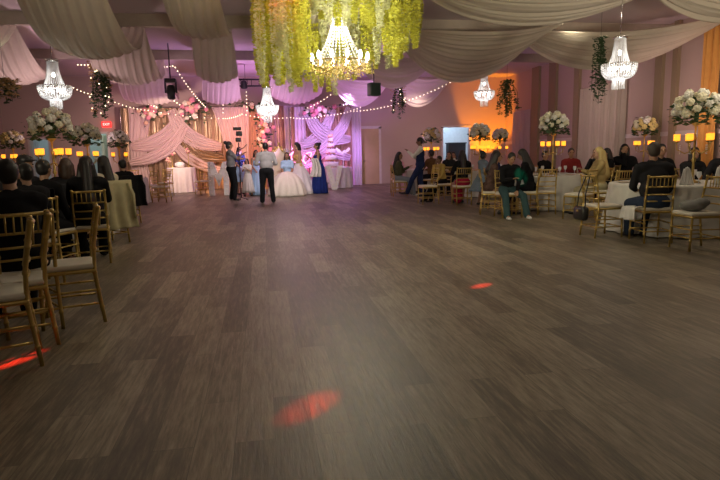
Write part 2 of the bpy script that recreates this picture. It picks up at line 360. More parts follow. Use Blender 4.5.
for k in range(96):
    if k<62: a=2*PI*k/62; rad=random.uniform(1.15,1.42)
    elif k<86: a=2*PI*k/24+.1; rad=random.uniform(.95,1.1)
    else: a=2*PI*k/10; rad=random.uniform(.6,.8)
    x,y=rad*math.cos(a),rad*math.sin(a)
    right=max(0,math.cos(a)); sc=(1.16-.42*right**2)*random.uniform(.9,1.08)
    if k>=86: sc*=.6
    front= y<-.35 and abs(x)<.62 
    if front: sc*=.6
    strand(wc,random.choice(strands),(x,y,1.66),sc)
# crystal core
b=MB()
for k in range(26):
    a=2*PI*k/26
    for j in range(16):
        q=j/15; rr=.12+.33*q**1.6; b.ell((rr*math.cos(a),rr*math.sin(a),1.15-.75*q),(.012,.012,.016),5,4)
b.build('crystal_strands',CRYS,wc)
b=MB()
for i in range(420):
    a=random.random()*6.28; rr=random.uniform(.1,.62); z=.44-.38*random.random()*(1-rr*.8); b.ell((rr*math.cos(a),rr*math.sin(a),z),(.011,.011,.018),5,4)
tag(b.build('crystal_drops',mat('gold_tint_crystal',(.9,.75,.35),.15,trans=.4),wc),kind='stuff')
MB().tube(ringtube(.50,.42,.02),.012,6,False).build('ring',GOLD,wc)
for k in range(12):
    a=2*PI*k/12+.12; x,y=.5*math.cos(a),.5*math.sin(a)
    ar=MB().tube([(x*.2,y*.2,.35),(x*.6,y*.6,.25),(x,y,.3),(x,y,.42)],.010,6).build('arm',GOLD,wc)
    MB().ell((x,y,.50),(.030,.030,.075),8,6).build('bulb',BULB,ar)
light('POINT',(P0.x,P0.y-.1,2.6+.75),70,(1,.93,.75),.2)
light('POINT',(P0.x,P0.y-2.3,2.6+.6),70,(1,.95,.7),.25); light('POINT',(P0.x-1.22,P0.y-1.0,3.85),9,(1,.12,.02),.08)  # added unseen lights: front fill, and orange tint for the left strands
# ---------------------------------------------------------------- hanging garlands
def garland(px,pyt,pyb,Y,label,w=.35,lights=0,flow=PETAL,nf=20,den=1.):
    t=atY(px,pyt,Y); bt=atY(px,pyb,Y); L=t.z-bt.z; r=empty('hanging_garland',t,0,label,'garland','foliage garlands hanging from the ceiling')
    b=MB(); n=int(5*den)+2
    offs=[(random.uniform(-w/2,w/2),random.uniform(-w/3,w/3),random.uniform(.5,1)*L) for _ in range(n)]; offs[0]=(0,0,L)
    for x,y,l in offs:
        b.tube([(x*.3,y*.3,0),(x,y,-l*.4),(x*1.1,y,-l)],.006,4)
        for i in range(int(60*l*den)+20):
            q=random.random(); b.leafs([(x*(.3+.8*q)+random.gauss(0,.035),y+random.gauss(0,.035),-l*q)],.085)
    b.build('foliage',LEAF,r,False)
    f=MB()
    for i in range(nf):
        x,y,l=random.choice(offs); q=random.random()**1.3; f.leafs([(x+random.gauss(0,.05),y-.03+random.gauss(0,.04),-l*q*.9) for _ in range(5)],.075)
    f.build('blossoms',flow,r,False)
    MB().tube([(0,0,0),(0,0,min(CEIL-.02,4.55)-t.z)],.004,4).build('hanging_wire',BLACK,r)
    for i in range(lights):
        x,y,l=random.choice(offs); MB().ell((x+random.gauss(0,.05),y-.1,-l*random.random()),(.016,.016,.016),6,4).build('fairy_bulb',WARMB,r)
    return r
TANF=mat('tan_dried_petals',(.50,.34,.15),.8,trans=.2)
garland(100,62,119,16,'long leafy garland with fairy bulbs and tan blooms left of the stage',.55,16,TANF,70,1.6)
garland(4,78,104,13,'tan dried flower cluster hanging at the left edge',.5,0,TANF,80,.6)
garland(399,85,119,19,'slim garland with yellow blooms and dark trailing tip beyond the cake',.45,8,TANF,30)
garland(507,80,117,17,'green leafy garland hanging beside the orange corner',.6,0,PETAL,3,1.5)
garland(601,37,104,12.5,'thin dark garland hanging left of the largest basket chandelier',.3,0,PETAL,2)
# ---------------------------------------------------------------- string lights
def string(pts,Y,sag,n,label):
    P=[atY(x,y,yy) for (x,y),yy in zip(pts,Y if isinstance(Y,(list,tuple)) else [Y]*len(pts))]; r=empty('string_lights',P[0],0,label,'string lights','warm fairy light strands over the stage')
    path=[]
    for a,b_ in zip(P[:-1],P[1:]):
        for k in range(12): q=k/12; path.append(a.lerp(b_,q)-P[0]+Vector((0,0,-sag*4*q*(1-q))))
    path.append(P[-1]-P[0])
    MB().tube(path,.004,4).build('wire',mat('clear_wire',(.35,.3,.3),.4),r)
    me=MB().ell((0,0,0),(.017,.017,.017),6,4).mesh('fairy_bulb',WARMB)
    for k in range(n):
        u=(k+.5)/n*(len(path)-1); i=int(u); o=bpy.data.objects.new('fairy_bulb',me); C.objects.link(o); o.parent=r; o.location=path[i].lerp(path[min(i+1,len(path)-1)],u-i)-Vector((0,0,.02))
string([(76,64),(103,63)],18.6,.02,8,'short fairy light strand on the beam above the left garland')
string([(68,84),(93,94)],20,.05,7,'short fairy light strand falling left of the leafy garland')
string([(121,85),(158,107)],21.5,.1,13,'fairy light strand slanting over the left end of the stage')
string([(156,84),(181,105)],21.5,.05,9,'fairy light strand passing just behind the black moving head light')
string([(160,66),(174,65)],18.5,.02,5,'tiny fairy light strand along the beam by the moving head light')
string([(174,65),(206,107)],[18.6,22.4],.1,17,'long fairy light strand slanting down from beam to the left floral cluster')
string([(223,80),(223,114)],22,.0,9,'fairy light strand hanging straight down left of the black truss')
string([(113,101),(150,110),(222,118),(243,113)],22.8,.06,30,'long fairy light strand along the top of the left backdrop')
string([(246,82),(247,112)],22,.0,8,'fairy light strand hanging straight down under the truss end')
string([(244,114),(290,117),(325,115),(362,106)],22.5,.08,34,'long fairy light strand along the top of the violet backdrop')
string([(306,108),(345,82)],21,.1,12,'fairy light strand rising toward the wisteria from the violet backdrop')
string([(342,105),(382,82)],21,.12,14,'fairy light strand rising in front of the violet drape above the cake')
string([(352,111),(452,81)],[22,20],.22,28,'longest fairy light strand rising right past the slim garland')
# ---------------------------------------------------------------- truss, par lights, moving head, projector
tl=atY(236,83,21); tr=atY(297,83,21); tz=atY(265,79.5,21).z; tz2=atY(265,86,21).z; mx=(tl.x+tr.x)/2; hw=(tr.x-tl.x)/2
tr_=empty('lighting_truss',(mx,21,tz),0,'black two-rail lighting truss hanging left of the wisteria chandelier','truss')
dz=tz2-tz
MB().tube([(-hw,0,0),(hw,0,0)],.03,8).build('rail',BLACK,tr_); MB().tube([(-hw,0,dz),(hw,0,dz)],.03,8).build('rail',BLACK,tr_)
b=MB()
for k in range(9): x=-hw+2*hw*k/8; b.tube([(x,0,0),(x+(2*hw/8 if k<8 else 0)*.0,0,dz)],.012,6)
b.build('brace',BLACK,tr_)
for s_ in(-.7,0,.7): MB().tube([(hw*s_,0,0),(hw*s_,0,4.55-tz)],.008,5).build('hanger',BLACK,tr_)
LENS=mat('lamp_lens_violet',(.5,.3,.8),.2,emit=(.75,.35,1),es=2)
def par(loc,label,tilt=.6):
    r=empty('par_light',loc,0,label,'stage light','par lights on the truss')
    M=Matrix.Rotation(tilt,4,'X')
    b=MB().lathe([(.06,.12),(.10,.10),(.11,-.1),(.125,-.12),(.11,-.125)],n=16); b.v=[tuple(M@Vector(p)) for p in b.v]; b.build('housing',BLACK,r)
    b=MB().lathe([(.10,-.128),(.09,-.135)],n=16); b.v=[tuple(M@Vector(p)) for p in b.v]; b.build('lens',LENS,r)
    MB().tube([(-.12,0,0),(-.13,0,.12),(0,0,.2),(.13,0,.12),(.12,0,0)],.012,6).build('yoke',BLACK,r)
par((atY(244,84,21).x,20.9,tz-.18),'black par light clamped to the left end of the truss'); par((atY(294,84,21).x,20.9,tz-.18),'black par light clamped to the right end of the truss')
p=atY(171,90,17.5); mh=empty('moving_head_light',(p.x,p.y,p.z),0,'black moving head light hanging from a thin pole under the beam','stage light')
MB().tube([(0,0,.3),(0,0,CEIL-.02-p.z)],.018,8).build('pole',BLACK,mh); MB().rbox((0,0,.26),(.32,.26,.12),.03).build('base_box',BLACK,mh)
for s_ in(-1,1): MB().rbox((s_*.15,0,.08),(.045,.14,.34),.02).build('yoke_arm',BLACK,mh)
MB().lathe([(.07,.14),(.11,.10),(.12,-.05),(.115,-.24),(.09,-.26)],n=18).build('lamp_head',BLACK,mh); MB().lathe([(.085,-.262),(.07,-.275)],n=18).build('lens',mat('dark_lens',(.05,.06,.08),.1),mh)
p=atY(374,89.5,15); pj=empty('speaker_box',(p.x,p.y,p.z),.2,'small dark grey green box speaker hanging under the right rim of the wisteria','speaker')
MB().rbox((0,0,0),(.30,.26,.33),.02).build('cabinet',mat('grey_green_plastic',(.05,.09,.08),.5),pj); MB().rbox((0,-.135,0),(.25,.02,.28),.008).build('grille',mat('grille_grey',(.03,.05,.05),.8,scale=60,bump=.3),pj)
MB().tube([(0,0,.16),(0,0,CEIL-.02-p.z)],.014,6).build('hanging_pole',BLACK,pj)
# ---------------------------------------------------------------- stage backdrops
VOILE=mat('blush_voile',(.74,.58,.54),.85,trans=.3,var=.04); VOILEW=mat('white_voile',(.76,.68,.74),.85,trans=.35,var=.04)
def sequin(name,col):
    m=mat(name,col,.42,.7,var=.6,scale=60,bump=.8); return m
SEQ=sequin('gold_sequin',(.34,.24,.15)); SEQR=sequin('rose_sequin',(.42,.25,.20))
def vcurt(par,name,x0,x1,y,z0,z1,m,amp=.05,per=.15,wtop=None,wmid=None,wf=None,n=14):
    sd=random.random()*6; L=abs(x1-x0); k=max(3,int(L/per))
    def fn(u,v):
        w=1.; cx=(x0+x1)/2
        if wf: w,off=wf(v)
        else: off=0
        x=cx+off+(u-.5)*(x1-x0)*w
        return Vector((x,y+amp*(math.sin(u*k*2*PI+sd+.6*math.sin(v*3+u*4))+.4*math.sin(u*k*5.1*PI+sd*2)),z0+(z1-z0)*v))
    return MB().grid(fn,k*10,n).build(name,m,par)
def ribbon(par,name,pts,ws,y,m,amp=.04,per=.11,y1=None,seg=36):
    P=[Vector((p[0],p[1])) for p in pts]; n=len(P)-1; sd=random.random()*6; wm=max(ws); k=max(3,int(wm/per))
    def cr(a,b,c,d,t): return .5*((2*b)+(c-a)*t+(2*a-5*b+4*c-d)*t*t+(3*b-a-3*c+d)*t**3)
    def at(v):
        s=min(v*n,n-1e-6); i=int(s); t=s-i; q=[P[max(i-1,0)],P[i],P[i+1],P[min(i+2,n)]]; return cr(*q,t),ws[i]*(1-t)+ws[i+1]*t
    def fn(u,v):
        c,w=at(v); c2,_=at(min(1,v+.01)); c1,_=at(max(0,v-.01)); d=(c2-c1).normalized(); nn=Vector((-d.y,d.x)); q=c+nn*(u-.5)*w
        yy=y if y1 is None else y+(y1-y)*v
        return Vector((q.x,yy+amp*math.sin(u*k*2*PI+sd)+amp*.4*math.sin(u*k*4.6*PI+v*4),q.y))
    return MB().grid(fn,k*10,seg).build(name,m,par)
def flowers(par,pts,rad,mats,n_each=1):
    for p in pts:
        m=random.choice(mats); r=rad*random.uniform(.75,1.25); b=MB()
        for j in range(3):
            for k in range(5):
                a=2*PI*k/5+j*.6; t=.25+.35*j; q=Matrix.Rotation(a,3,'Z')@Matrix.Rotation(t,3,'Y')
                b.ell(Vector((0,0,0))+q@Vector((0,0,r*.55)),(r*.42,r*.42,r*.5),6,4,q)
        M=Matrix.Rotation(random.uniform(.9,1.9),4,'X')@Matrix.Rotation(random.random()*6,4,'Z')
        b.v=[tuple(M@Vector(v)+Vector(p)) for v in b.v]; b.build('blossom',m,par)
YD=23.6
XZ=lambda px,py,Y=YD:(lambda v:(v.x,v.z))(atY(px,py,Y))
# left backdrop
A=XZ(119,108); B_=XZ(243,108); zt=A[1]
bdl=empty('backdrop',((A[0]+B_[0])/2,YD,0),0,'blush draped gold sequin backdrop with crossing swags behind the white cake table','backdrop','stage backdrops'); ox=bdl.location.x
def rel(px,py): x,z=XZ(px,py); return (x-ox,z)
xl=A[0]-ox; xr=B_[0]-ox
MB().tube([(xl,.12,0),(xl,.12,zt),(xr,.12,zt),(xr,.12,0)],.025,8).build('frame',CHROME,bdl)
vcurt(bdl,'sequin_curtain',xl,xr,.08,.03,zt,SEQ,.03,.2)
def tie(sg): return lambda v:(.75+.25*abs(v-.38)/.62 if v>.38 else .75+.2*(.38-v)/.38, sg*(.0+.16*math.cos(min(1,abs(v-.38)/.5)*PI/2)))
vcurt(bdl,'side_drape',rel(119,0)[0],rel(142,0)[0],-.02,.03,zt,VOILE,.04,.13,wf=tie(-1)); vcurt(bdl,'side_drape',rel(205,0)[0],rel(243,0)[0],-.02,.03,zt,VOILE,.04,.13,wf=lambda v:(.45+.55*v**1.5,.55*(1-v)**.7*.6))
ribbon(bdl,'swag',[rel(184,110),rel(172,131),rel(154,143),rel(132,147)],[.35,.62,.62,.3],-.10,VOILE)
ribbon(bdl,'swag',[rel(172,110),rel(182,130),rel(200,142),rel(222,147)],[.35,.62,.6,.3],-.18,VOILE)
ribbon(bdl,'swag',[rel(186,126),rel(172,146),rel(152,158),rel(131,163)],[.3,.5,.45,.25],-.24,VOILE)
ribbon(bdl,'swag',[rel(182,134),rel(192,148),rel(206,156),rel(224,158)],[.3,.5,.5,.3],-.12,SEQ,.05)
ribbon(bdl,'swag',[rel(172,140),rel(186,156),rel(204,166),rel(222,170)],[.25,.4,.4,.2],-.2,VOILE)
def cluster(px,py,w,h,n,label,mats,Y=YD-.35,leafn=120,cat='flowers',name='floral_cluster',grp='floral clusters on the backdrops',r=.10):
    c=atY(px,py,Y); t=empty(name,c,0,label,cat,grp); k=1/F*Y
    W=w*k;Hh=h*k; pts=[(random.gauss(0,W/4),random.uniform(-.12,.08),random.gauss(0,Hh/4)) for _ in range(n)]
    flowers(t,pts,r,mats); MB().leafs([(random.gauss(0,W/3.4),random.uniform(-.06,.15),random.gauss(0,Hh/3.4)) for _ in range(leafn)],.16).build('foliage',LEAF,t,False); return t
cluster(152,113,22,14,20,'smaller pink and peach floral cluster at top left of the blush backdrop',[PINKF,PEACHF,PETAL],r=.11)
cluster(194,111,24,20,24,'larger peach floral cluster with dark leaves where the swags cross',[PEACHF,PETAL,PINKF],r=.12)
# centre backdrop : orange / rose curtains
A=XZ(243,106,24.1); B_=XZ(292,106,24.1); bc=empty('backdrop',((A[0]+B_[0])/2,24.1,0),0,'rose gold curtain backdrop between the two stage arches','backdrop','stage backdrops'); w=(B_[0]-A[0])/2
ORV=mat('apricot_voile',(.80,.50,.32),.85,trans=.3)
vcurt(bc,'sequin_curtain',-w,w,.06,.03,A[1],SEQR,.03,.16); vcurt(bc,'side_drape',-w,-w+.85,-.05,.03,A[1],ORV,.04,.12); vcurt(bc,'side_drape',w-.35,w,-.05,.03,A[1],VOILEW,.04,.1)
MB().tube([(-w,.12,0),(-w,.12,A[1]),(w,.12,A[1]),(w,.12,0)],.025,8).build('frame',CHROME,bc)
# garland tops
cluster(250,107,28,8,12,'greenery garland along the top of the rose gold curtain',[PETAL,PEACHF],Y=23.8,leafn=160,r=.08)
# floral column
fc=atY(264,150,23.0); fcol=empty('floral_column',(fc.x,23.0,0),0,'tall pink and red floral column behind the photographed group','flowers')
MB().lathe([(.22,0),(.24,.03),(.06,.08),(.05,2.9),(.02,2.92)],n=12).build('stand',GOLD,fcol)
flowers(fcol,[(random.gauss(0,.16)+.05*math.sin(z*3),random.uniform(-.22,.05),.7+z) for z in [2.35*i/46 for i in range(46)]],.11,[PINKF,PEACHF,PETAL,PINKF])
MB().leafs([(random.gauss(0,.2),random.uniform(-.1,.2),.6+2.5*random.random()) for _ in range(260)],.17).build('foliage',LEAF,fcol,False)
# right backdrop
YD2=23.4; XZ2=lambda px,py:(lambda v:(v.x,v.z))(atY(px,py,YD2))
A=XZ2(290,107); B_=XZ2(358,106); zt2=A[1]; bdr=empty('backdrop',((A[0]+B_[0])/2,YD2,0),0,'violet lit white voile backdrop with crossing swags behind the tiered cake','backdrop','stage backdrops'); ox2=bdr.location.x
def rel2(px,py): x,z=XZ2(px,py); return (x-ox2,z)
xl=A[0]-ox2; xr=B_[0]-ox2
MB().tube([(xl,.12,0),(xl,.12,zt2),(xr,.12,zt2),(xr,.12,0)],.025,8).build('frame',CHROME,bdr)
vcurt(bdr,'sequin_curtain',xl,xr,.08,.03,zt2,SEQR,.03,.2)
vcurt(bdr,'side_drape',rel2(290,0)[0],rel2(301,0)[0],-.03,.03,zt2,VOILEW,.04,.12); vcurt(bdr,'side_drape',rel2(349,0)[0],rel2(358.5,0)[0],-.03,.03,zt2,VOILEW,.04,.1)
ribbon(bdr,'swag',[rel2(333,109),rel2(325,128),rel2(314,140),rel2(300,145)],[.25,.45,.5,.25],-.1,VOILEW)
ribbon(bdr,'swag',[rel2(306,109),rel2(316,128),rel2(331,138),rel2(350,139)],[.35,.55,.6,.25],-.16,VOILEW)
ribbon(bdr,'swag',[rel2(349,108),rel2(340,130),rel2(322,148),rel2(302,155)],[.3,.45,.45,.25],-.22,VOILEW)
ribbon(bdr,'swag',[rel2(320,140),rel2(330,152),rel2(350,158)],[.3,.4,.25],-.12,VOILEW)
ribbon(bdr,'swag',[rel2(330,146),rel2(317,158),rel2(302,168)],[.25,.35,.25],-.12,VOILEW)
cluster(318,111,30,11,22,'pink floral cluster at the top of the violet backdrop',[PINKF,PINKF,PETAL],Y=YD2-.3,leafn=60,r=.11)
# neon-like pink script ornament
p=atY(302,158,YD2-.35); nb=MB(); pts=[]
for k in range(60):
    t=k/59; pts.append((-.5+1.0*t+.10*math.sin(t*26),0,.16*math.sin(t*19)+.12*math.cos(t*7)))
nn=nb.tube(pts,.022,6).build('neon_script',mat('pink_neon',(1,.3,.5),.4,emit=(1,.25,.45),es=3.5),None,loc=p); tag(nn,'glowing pink curly neon script on the violet backdrop','sign')
# ---------------------------------------------------------------- marquee letters
def letter(ch,px0,px1,py0,py1,Y,label,polys):
    a=atY(px0,py1,Y); b_=atY(px1,py0,Y); W=b_.x-a.x; Hh=b_.z; r=empty('marquee_letter',((a.x+b_.x)/2,Y,0),0,label,'letter','marquee letters')
    b=MB()
    for poly in polys:
        v=[((x-.5)*W,yy,z*Hh) for yy in(-.1,.1) for x,z in poly]; n=len(poly)
        b.add(v,[tuple(range(n)),tuple(range(n,2*n))[::-1]]+[(i,i+n,(i+1)%n+n,(i+1)%n) for i in range(n)])
    b.build('letter_body',mat('letter_white',(.85,.82,.80),.5),r,False)
    me=MB().ell((0,0,0),(.028,.022,.028),8,6).mesh('bulb',mat('unlit_frosted_bulb',(.9,.85,.75),.3))
    return r,me,W,Hh
def bulbs(r,me,W,Hh,line,n):
    for (x0,z0),(x1,z1) in line:
        for k in range(n):
            t=k/(n-1); o=bpy.data.objects.new('bulb',me); C.objects.link(o); o.parent=r; o.location=((x0+(x1-x0)*t-.5)*W,-.115,(z0+(z1-z0)*t)*Hh)
r=letter('M',209.5,228,161.5,194,20.0,'large white letter M standing on the floor at stage left',[[(0,0),(.27,0),(.27,1),(0,1)],[(.73,0),(1,0),(1,1),(.73,1)],[(.27,1),(.27,.62),(.5,.28),(.73,.62),(.73,1),(.5,.62)]])
bulbs(*r,[((.13,.06),(.13,.94)),((.87,.06),(.87,.94))],8); bulbs(*r,[((.28,.82),(.5,.45)),((.72,.82),(.5,.45))],3)
r=letter('V',325.5,342.5,165.5,189,21.3,'large white letter V leaning in front of the cake table',[[(0,1),(.30,1),(.56,.30),(.50,0),(.36,0)],[(.70,1),(1,1),(.64,0),(.50,0),(.56,.30)]])
bulbs(*r,[((.15,.93),(.46,.08)),((.85,.93),(.54,.08))],7)
# ---------------------------------------------------------------- tables
def cloth_fn(R,H,n=16,drop=.0,seed=0,hem=.02):
    sd=seed
    prof=[(.0,H),(.5,H),(.97,H),(1.0,H-.008),(1.005,H-.03)]
    zs=[H-.03-(H-.03-hem)*q for q in (.1,.25,.4,.55,.7,.85,1.)]
    b=MB(); v=[];N=n*8
    rows=[(R*q,z,0) for q,z in prof]+[(R*1.0,z,(H-z)/H) for z in zs]
    for rr,z,d in rows:
        for k in range(N):
            a=2*PI*k/N; f=1+.11*d*(math.sin(a*n+sd)*.6+.4*math.sin(a*n*.53+sd*2))+.06*d
            v.append((max(rr,.001)*f*math.cos(a),max(rr,.001)*f*math.sin(a),z))
    f=[(j*N+k,(j+1)*N+k,(j+1)*N+(k+1)%N,j*N+(k+1)%N) for j in range(len(rows)-1) for k in range(N)]
    return b.add(v,f)
WOOD=mat('dark_table_wood',(.10,.06,.03),.5)
def table(x,y,R,where,cm=CLOTH,H=.755,ccol='white',grp=True):
    t=empty('round_table',(x,y,0),0,'round table under %s cloth, %s'%(ccol,where),'table','round banquet tables' if grp else None)
    MB().lathe([(R*.97,H-.035),(R*.99,H-.03),(R*.99,H-.008),(R*.97,H-.004)],n=32).build('tabletop',WOOD,t)
    for k in range(4):
        a=PI/4+PI/2*k; MB().tube([(R*.55*math.cos(a),R*.55*math.sin(a),0.01),(R*.5*math.cos(a),R*.5*math.sin(a),H-.03)],.018,8).build('leg',BLACK,t)
    c=cloth_fn(R,H+.001,14,seed=random.random()*6).build('tablecloth',cm,None,loc=(x,y,0)); tag(c,'%s floor length tablecloth, %s'%(ccol,where),'tablecloth','tablecloths' if grp else None)
    return t
def candelabra(x,y,where,nc=4,fr=.30,z0=.758,rz=0.,ylw=False,fz=1.93):
    r=empty('candelabra',(x,y,z0),rz,'tall gold candelabra %s'%where,'candelabra','gold candelabras')
    MB().lathe([(.11,0),(.115,.012),(.05,.03),(.02,.07),(.018,.3),(.035,.34),(.018,.38),(.016,.62),(.03,.66),(.015,.70),(.015,.84),(.06,.88),(.08,.90)],n=16).build('stem',GOLD,r)
    fh=fz-z0
    cand=[]
    for k in range(nc):
        a=2*PI*k/nc+.5; c,s=math.cos(a),math.sin(a); rr=.24
        am=MB().tube([(0,0,.50),(rr*.5*c,rr*.5*s,.44),(rr*.95*c,rr*.95*s,.5),(rr*c,rr*s,.60)],.009,6).build('arm',GOLD,r)
        MB().lathe([(.012,.60),(.045,.62),(.048,.632)],(rr*c,rr*s,0),12).build('cup',GOLD,am)
        cand.append((rr*c,rr*s,z0+.634))
        b=MB()
        for j in range(5): b.ell((rr*.8*c,rr*.8*s,.56-.03*j),(.009,.009,.012),5,4)
        b.build('crystal_drop',CRYS,am)
    Mr=Matrix.Rotation(rz,3,'Z')
    cand.sort(key=lambda q:(Mr@Vector(q)).x)
    ORD={4:('leftmost','second from left','second from right','rightmost'),5:('leftmost','second from left','middle','second from right','rightmost')}[nc]
    for ci,q in enumerate(cand):
        v=Mr@Vector(q); k=empty('candle',(x+v.x,y+v.y,q[2]),0,ORD[ci]+' lit candle on candelabra %s'%where,'candle','candles on the candelabra %s'%where)
        MB().lathe([(.040,0),(.046,.01),(.047,.10),(.043,.10),(.040,.015),(.0,.015)],n=14).build('votive_glass',AMBER,k); MB().lathe([(.001,.03),(.012,.05),(.008,.075),(.001,.095)],n=8).build('flame',FLAME,k)
    f=empty('flower_ball',(x,y,fz-.14 if False else z0+.90),0,'%s flower ball on candelabra %s'%('cream and yellow' if ylw else 'cream white',where),'flowers','centrepiece flower arrangements')
    pts=[];cz=fz-(z0+.90)
    for k in range(26):
        t=math.acos(1-1.45*(k+.5)/26); a=k*2.4; d=fr*.82; pts.append((d*1.05*math.sin(t)*math.cos(a),d*1.05*math.sin(t)*math.sin(a),cz-.05+d*.85*math.cos(t)))
    for p in pts: 
        o=bpy.data.objects.new('blossom',random.choice(BLY if (ylw and random.random()<.5) else BLS)); C.objects.link(o); o.parent=f; o.location=p; o.scale=(random.uniform(.8,1.25),)*3; o.rotation_euler=(random.random()*6,random.random()*6,0)
    b=MB().leafs([(random.gauss(0,1)*fr*.42,random.gauss(0,1)*fr*.42,cz-.06+random.gauss(0,1)*fr*.3) for _ in range(110)],.10)
    b.leafs([(fr*1.05*math.cos(a)*random.uniform(.6,1.1),fr*1.05*math.sin(a)*random.uniform(.6,1.1),cz-.16-random.random()*.14) for a in [random.random()*6.28 for _ in range(90)]],.10)
    b.build('foliage',LEAF,f,False); MB().tube([(0,0,0),(0,0,cz)],.03,8).build('flower_stem',LEAF,f)
def blossom(m):
    b=MB()
    for k in range(16):
        t=math.acos(1-2*(k+.5)/16); a=k*2.4; q=Vector((math.sin(t)*math.cos(a),math.sin(t)*math.sin(a),math.cos(t)))*.042; b.ell(q,(.028,.028,.024),6,4)
    return b.mesh('blossom',m)
BLS=[blossom(PETAL),blossom(mat('white_petals',(.93,.91,.84),.75,trans=.3))]; BLY=[blossom(PETALY)]
TB=[(6.36,7.85,.95,'nearest on the right, by the man in black',(6.45,7.6),5,.33,False),
 (6.45,11.9,.85,'on the right beside the blond woman',(6.4,11.74),4,.31,False),
 (6.5,15.9,.8,'behind the woman in the red skirt',(6.36,15.96),5,.29,False),
 (8.7,19.0,.8,'by the orange lit corner',(8.41,19.2),4,.27,False),
 (5.35,18.9,.75,'behind the man in the navy vest',(5.62,18.4),4,.30,True),
 (9.6,13.3,.8,'against the right wall beside the ivory curtain',(9.95,13.5),4,.29,True),
 (-3.55,10.4,.9,'on the left under the basket chandelier',(-3.44,10.2),5,.33,False),
 (-4.1,14.1,.8,'left of the stage below the doorway',(-4.0,14.1),4,.31,False),
 (-4.15,17.3,.8,'left of the stage nearest the blush backdrop',(-4.03,17.2),4,.28,False),
 (-6.7,16.5,.8,'far left near the back wall doorway',(-6.58,16.6),4,.28,True),
 (-4.6,7.6,.9,'at the left edge of the picture',(-4.05,8.37),4,.33,False),
 (-3.25,4.6,.75,'at the near left, mostly outside the picture',None,0,0,False)]
for x,y,R,wh,cc,nc,fr,yl in TB:
    table(x,y,R,wh)
    if cc: candelabra(cc[0],cc[1],wh,nc,fr,rz=random.random(),ylw=yl)
# white sweetheart table with gold ornaments
sp=atY(182,170,22.6); table(sp.x,22.4,.52*1.0,'in front of the blush backdrop',mat('blush_white_cloth',(.72,.66,.62),.85),.95,'blush white',False)
# cake table
cp_=atY(337,170,22.4); table(cp_.x,22.35,.58,'under the tiered cake',mat('lilac_white_cloth',(.72,.66,.72),.85),.82,'lilac white',False)
GT=mat('cake_gold_trim',(.45,.24,.08),.3,.7); CAKE=mat('white_icing',(.82,.76,.72),.6)
ck=empty('tiered_cake',(atY(331,165,22.2).x,22.2,.822),0,'tall five tier white cake with gold bands on the cake table','cake'); z=0
for i,(rr,h) in enumerate(((.30,.22),(.235,.2),(.19,.19),(.15,.17),(.11,.15))):
    ct=MB().lathe([(rr,z),(rr,z+h-.015),(rr-.015,z+h)],n=28).build('cake_tier',CAKE,ck); MB().lathe([(rr+.006,z),(rr+.006,z+.03),(rr,z+.032)],n=28).build('gold_band',GT,ct)
    z+=h
    if i<4:
        for k in range(4): MB().tube([(rr*.5*math.cos(PI/2*k),rr*.5*math.sin(PI/2*k),z),(rr*.5*math.cos(PI/2*k),rr*.5*math.sin(PI/2*k),z+.05)],.012,6).build('pillar',GT,ck)
        z+=.05
flowers(ck,[(random.uniform(-.06,.06),-.06,z+.02+random.uniform(0,.1)) for _ in range(6)]+[(.12,-.14,.27),(-.08,-.15,.55),(.06,-.12,.8)],.06,[PEACHF,PINKF])
wb=empty('dove_ornament',(atY(343,152,22.3).x,22.3,.822),0,'white wide-winged ornament on a stand beside the tiered cake','ornament')
MB().lathe([(.08,0),(.085,.01),(.012,.03),(.012,.48),(.02,.5)],n=12).build('stand',WHITE,wb)
MB().cap((-.02,0,.52),(.03,0,.60),.04,.05).cap((.05,0,.62),(.09,0,.66),.03,.01).build('body',WHITE,wb)
for s_ in(-1,1): MB().add([(0,0,.56),(s_*.25,.02,.78),(s_*.30,.02,.70),(s_*.22,.01,.6),(0,0,.50),(0,.015,.56),(s_*.25,.035,.78),(s_*.30,.035,.70),(s_*.22,.025,.6),(0,.015,.50)],[(0,1,2,3,4),(9,8,7,6,5),(0,5,6,1),(1,6,7,2),(2,7,8,3),(3,8,9,4)]).build('wing',WHITE,wb,False)
# ornaments on the left table
def vase(name,px,label,scale,m,kind):
    v=empty(name,(atY(px,165,22.3).x,22.25,.952),0,label,'ornament'); s=scale
    if kind=='pumpkin': MB().lathe([(.02,0),(.13,.01),(.19,.08),(.18,.16),(.1,.21),(.02,.2)],n=40,fr=lambda a,z:1-.06*abs(math.sin(a*5))).build('shell',m,v); MB().tube([(0,0,.19),(.01,0,.25),(.04,0,.28)],.018,6).build('stem',GOLD,v)
    else:
        MB().lathe([(.07,0),(.075,.01),(.02,.04),(.015,.2*s),(.03,.22*s),(.012,.25*s),(.012,.5*s),(.05,.52*s),(.055,.53*s)],n=14).build('stand',GOLD,v)
        flowers(v,[(random.gauss(0,.07),random.gauss(0,.05),.55*s+random.random()*.14) for _ in range(7)],.055,[PINKF,PEACHF])
vase('pumpkin_ornament',180,'white ribbed pumpkin shaped carriage ornament on the blush white table',1,WHITE,'pumpkin')
for px,s,l in((163.5,.55,'short gold stand with pink blooms left of the pumpkin ornament'),(170,.4,'lowest gold stand with blooms next to the pumpkin ornament'),(189,1.0,'tallest gold flower stand right of the pumpkin ornament')): vase('flower_stand',px,l,s,GOLD,'s') if px>166 else vase('flower_stand',172.5,l,s+.3,GOLD,'s')
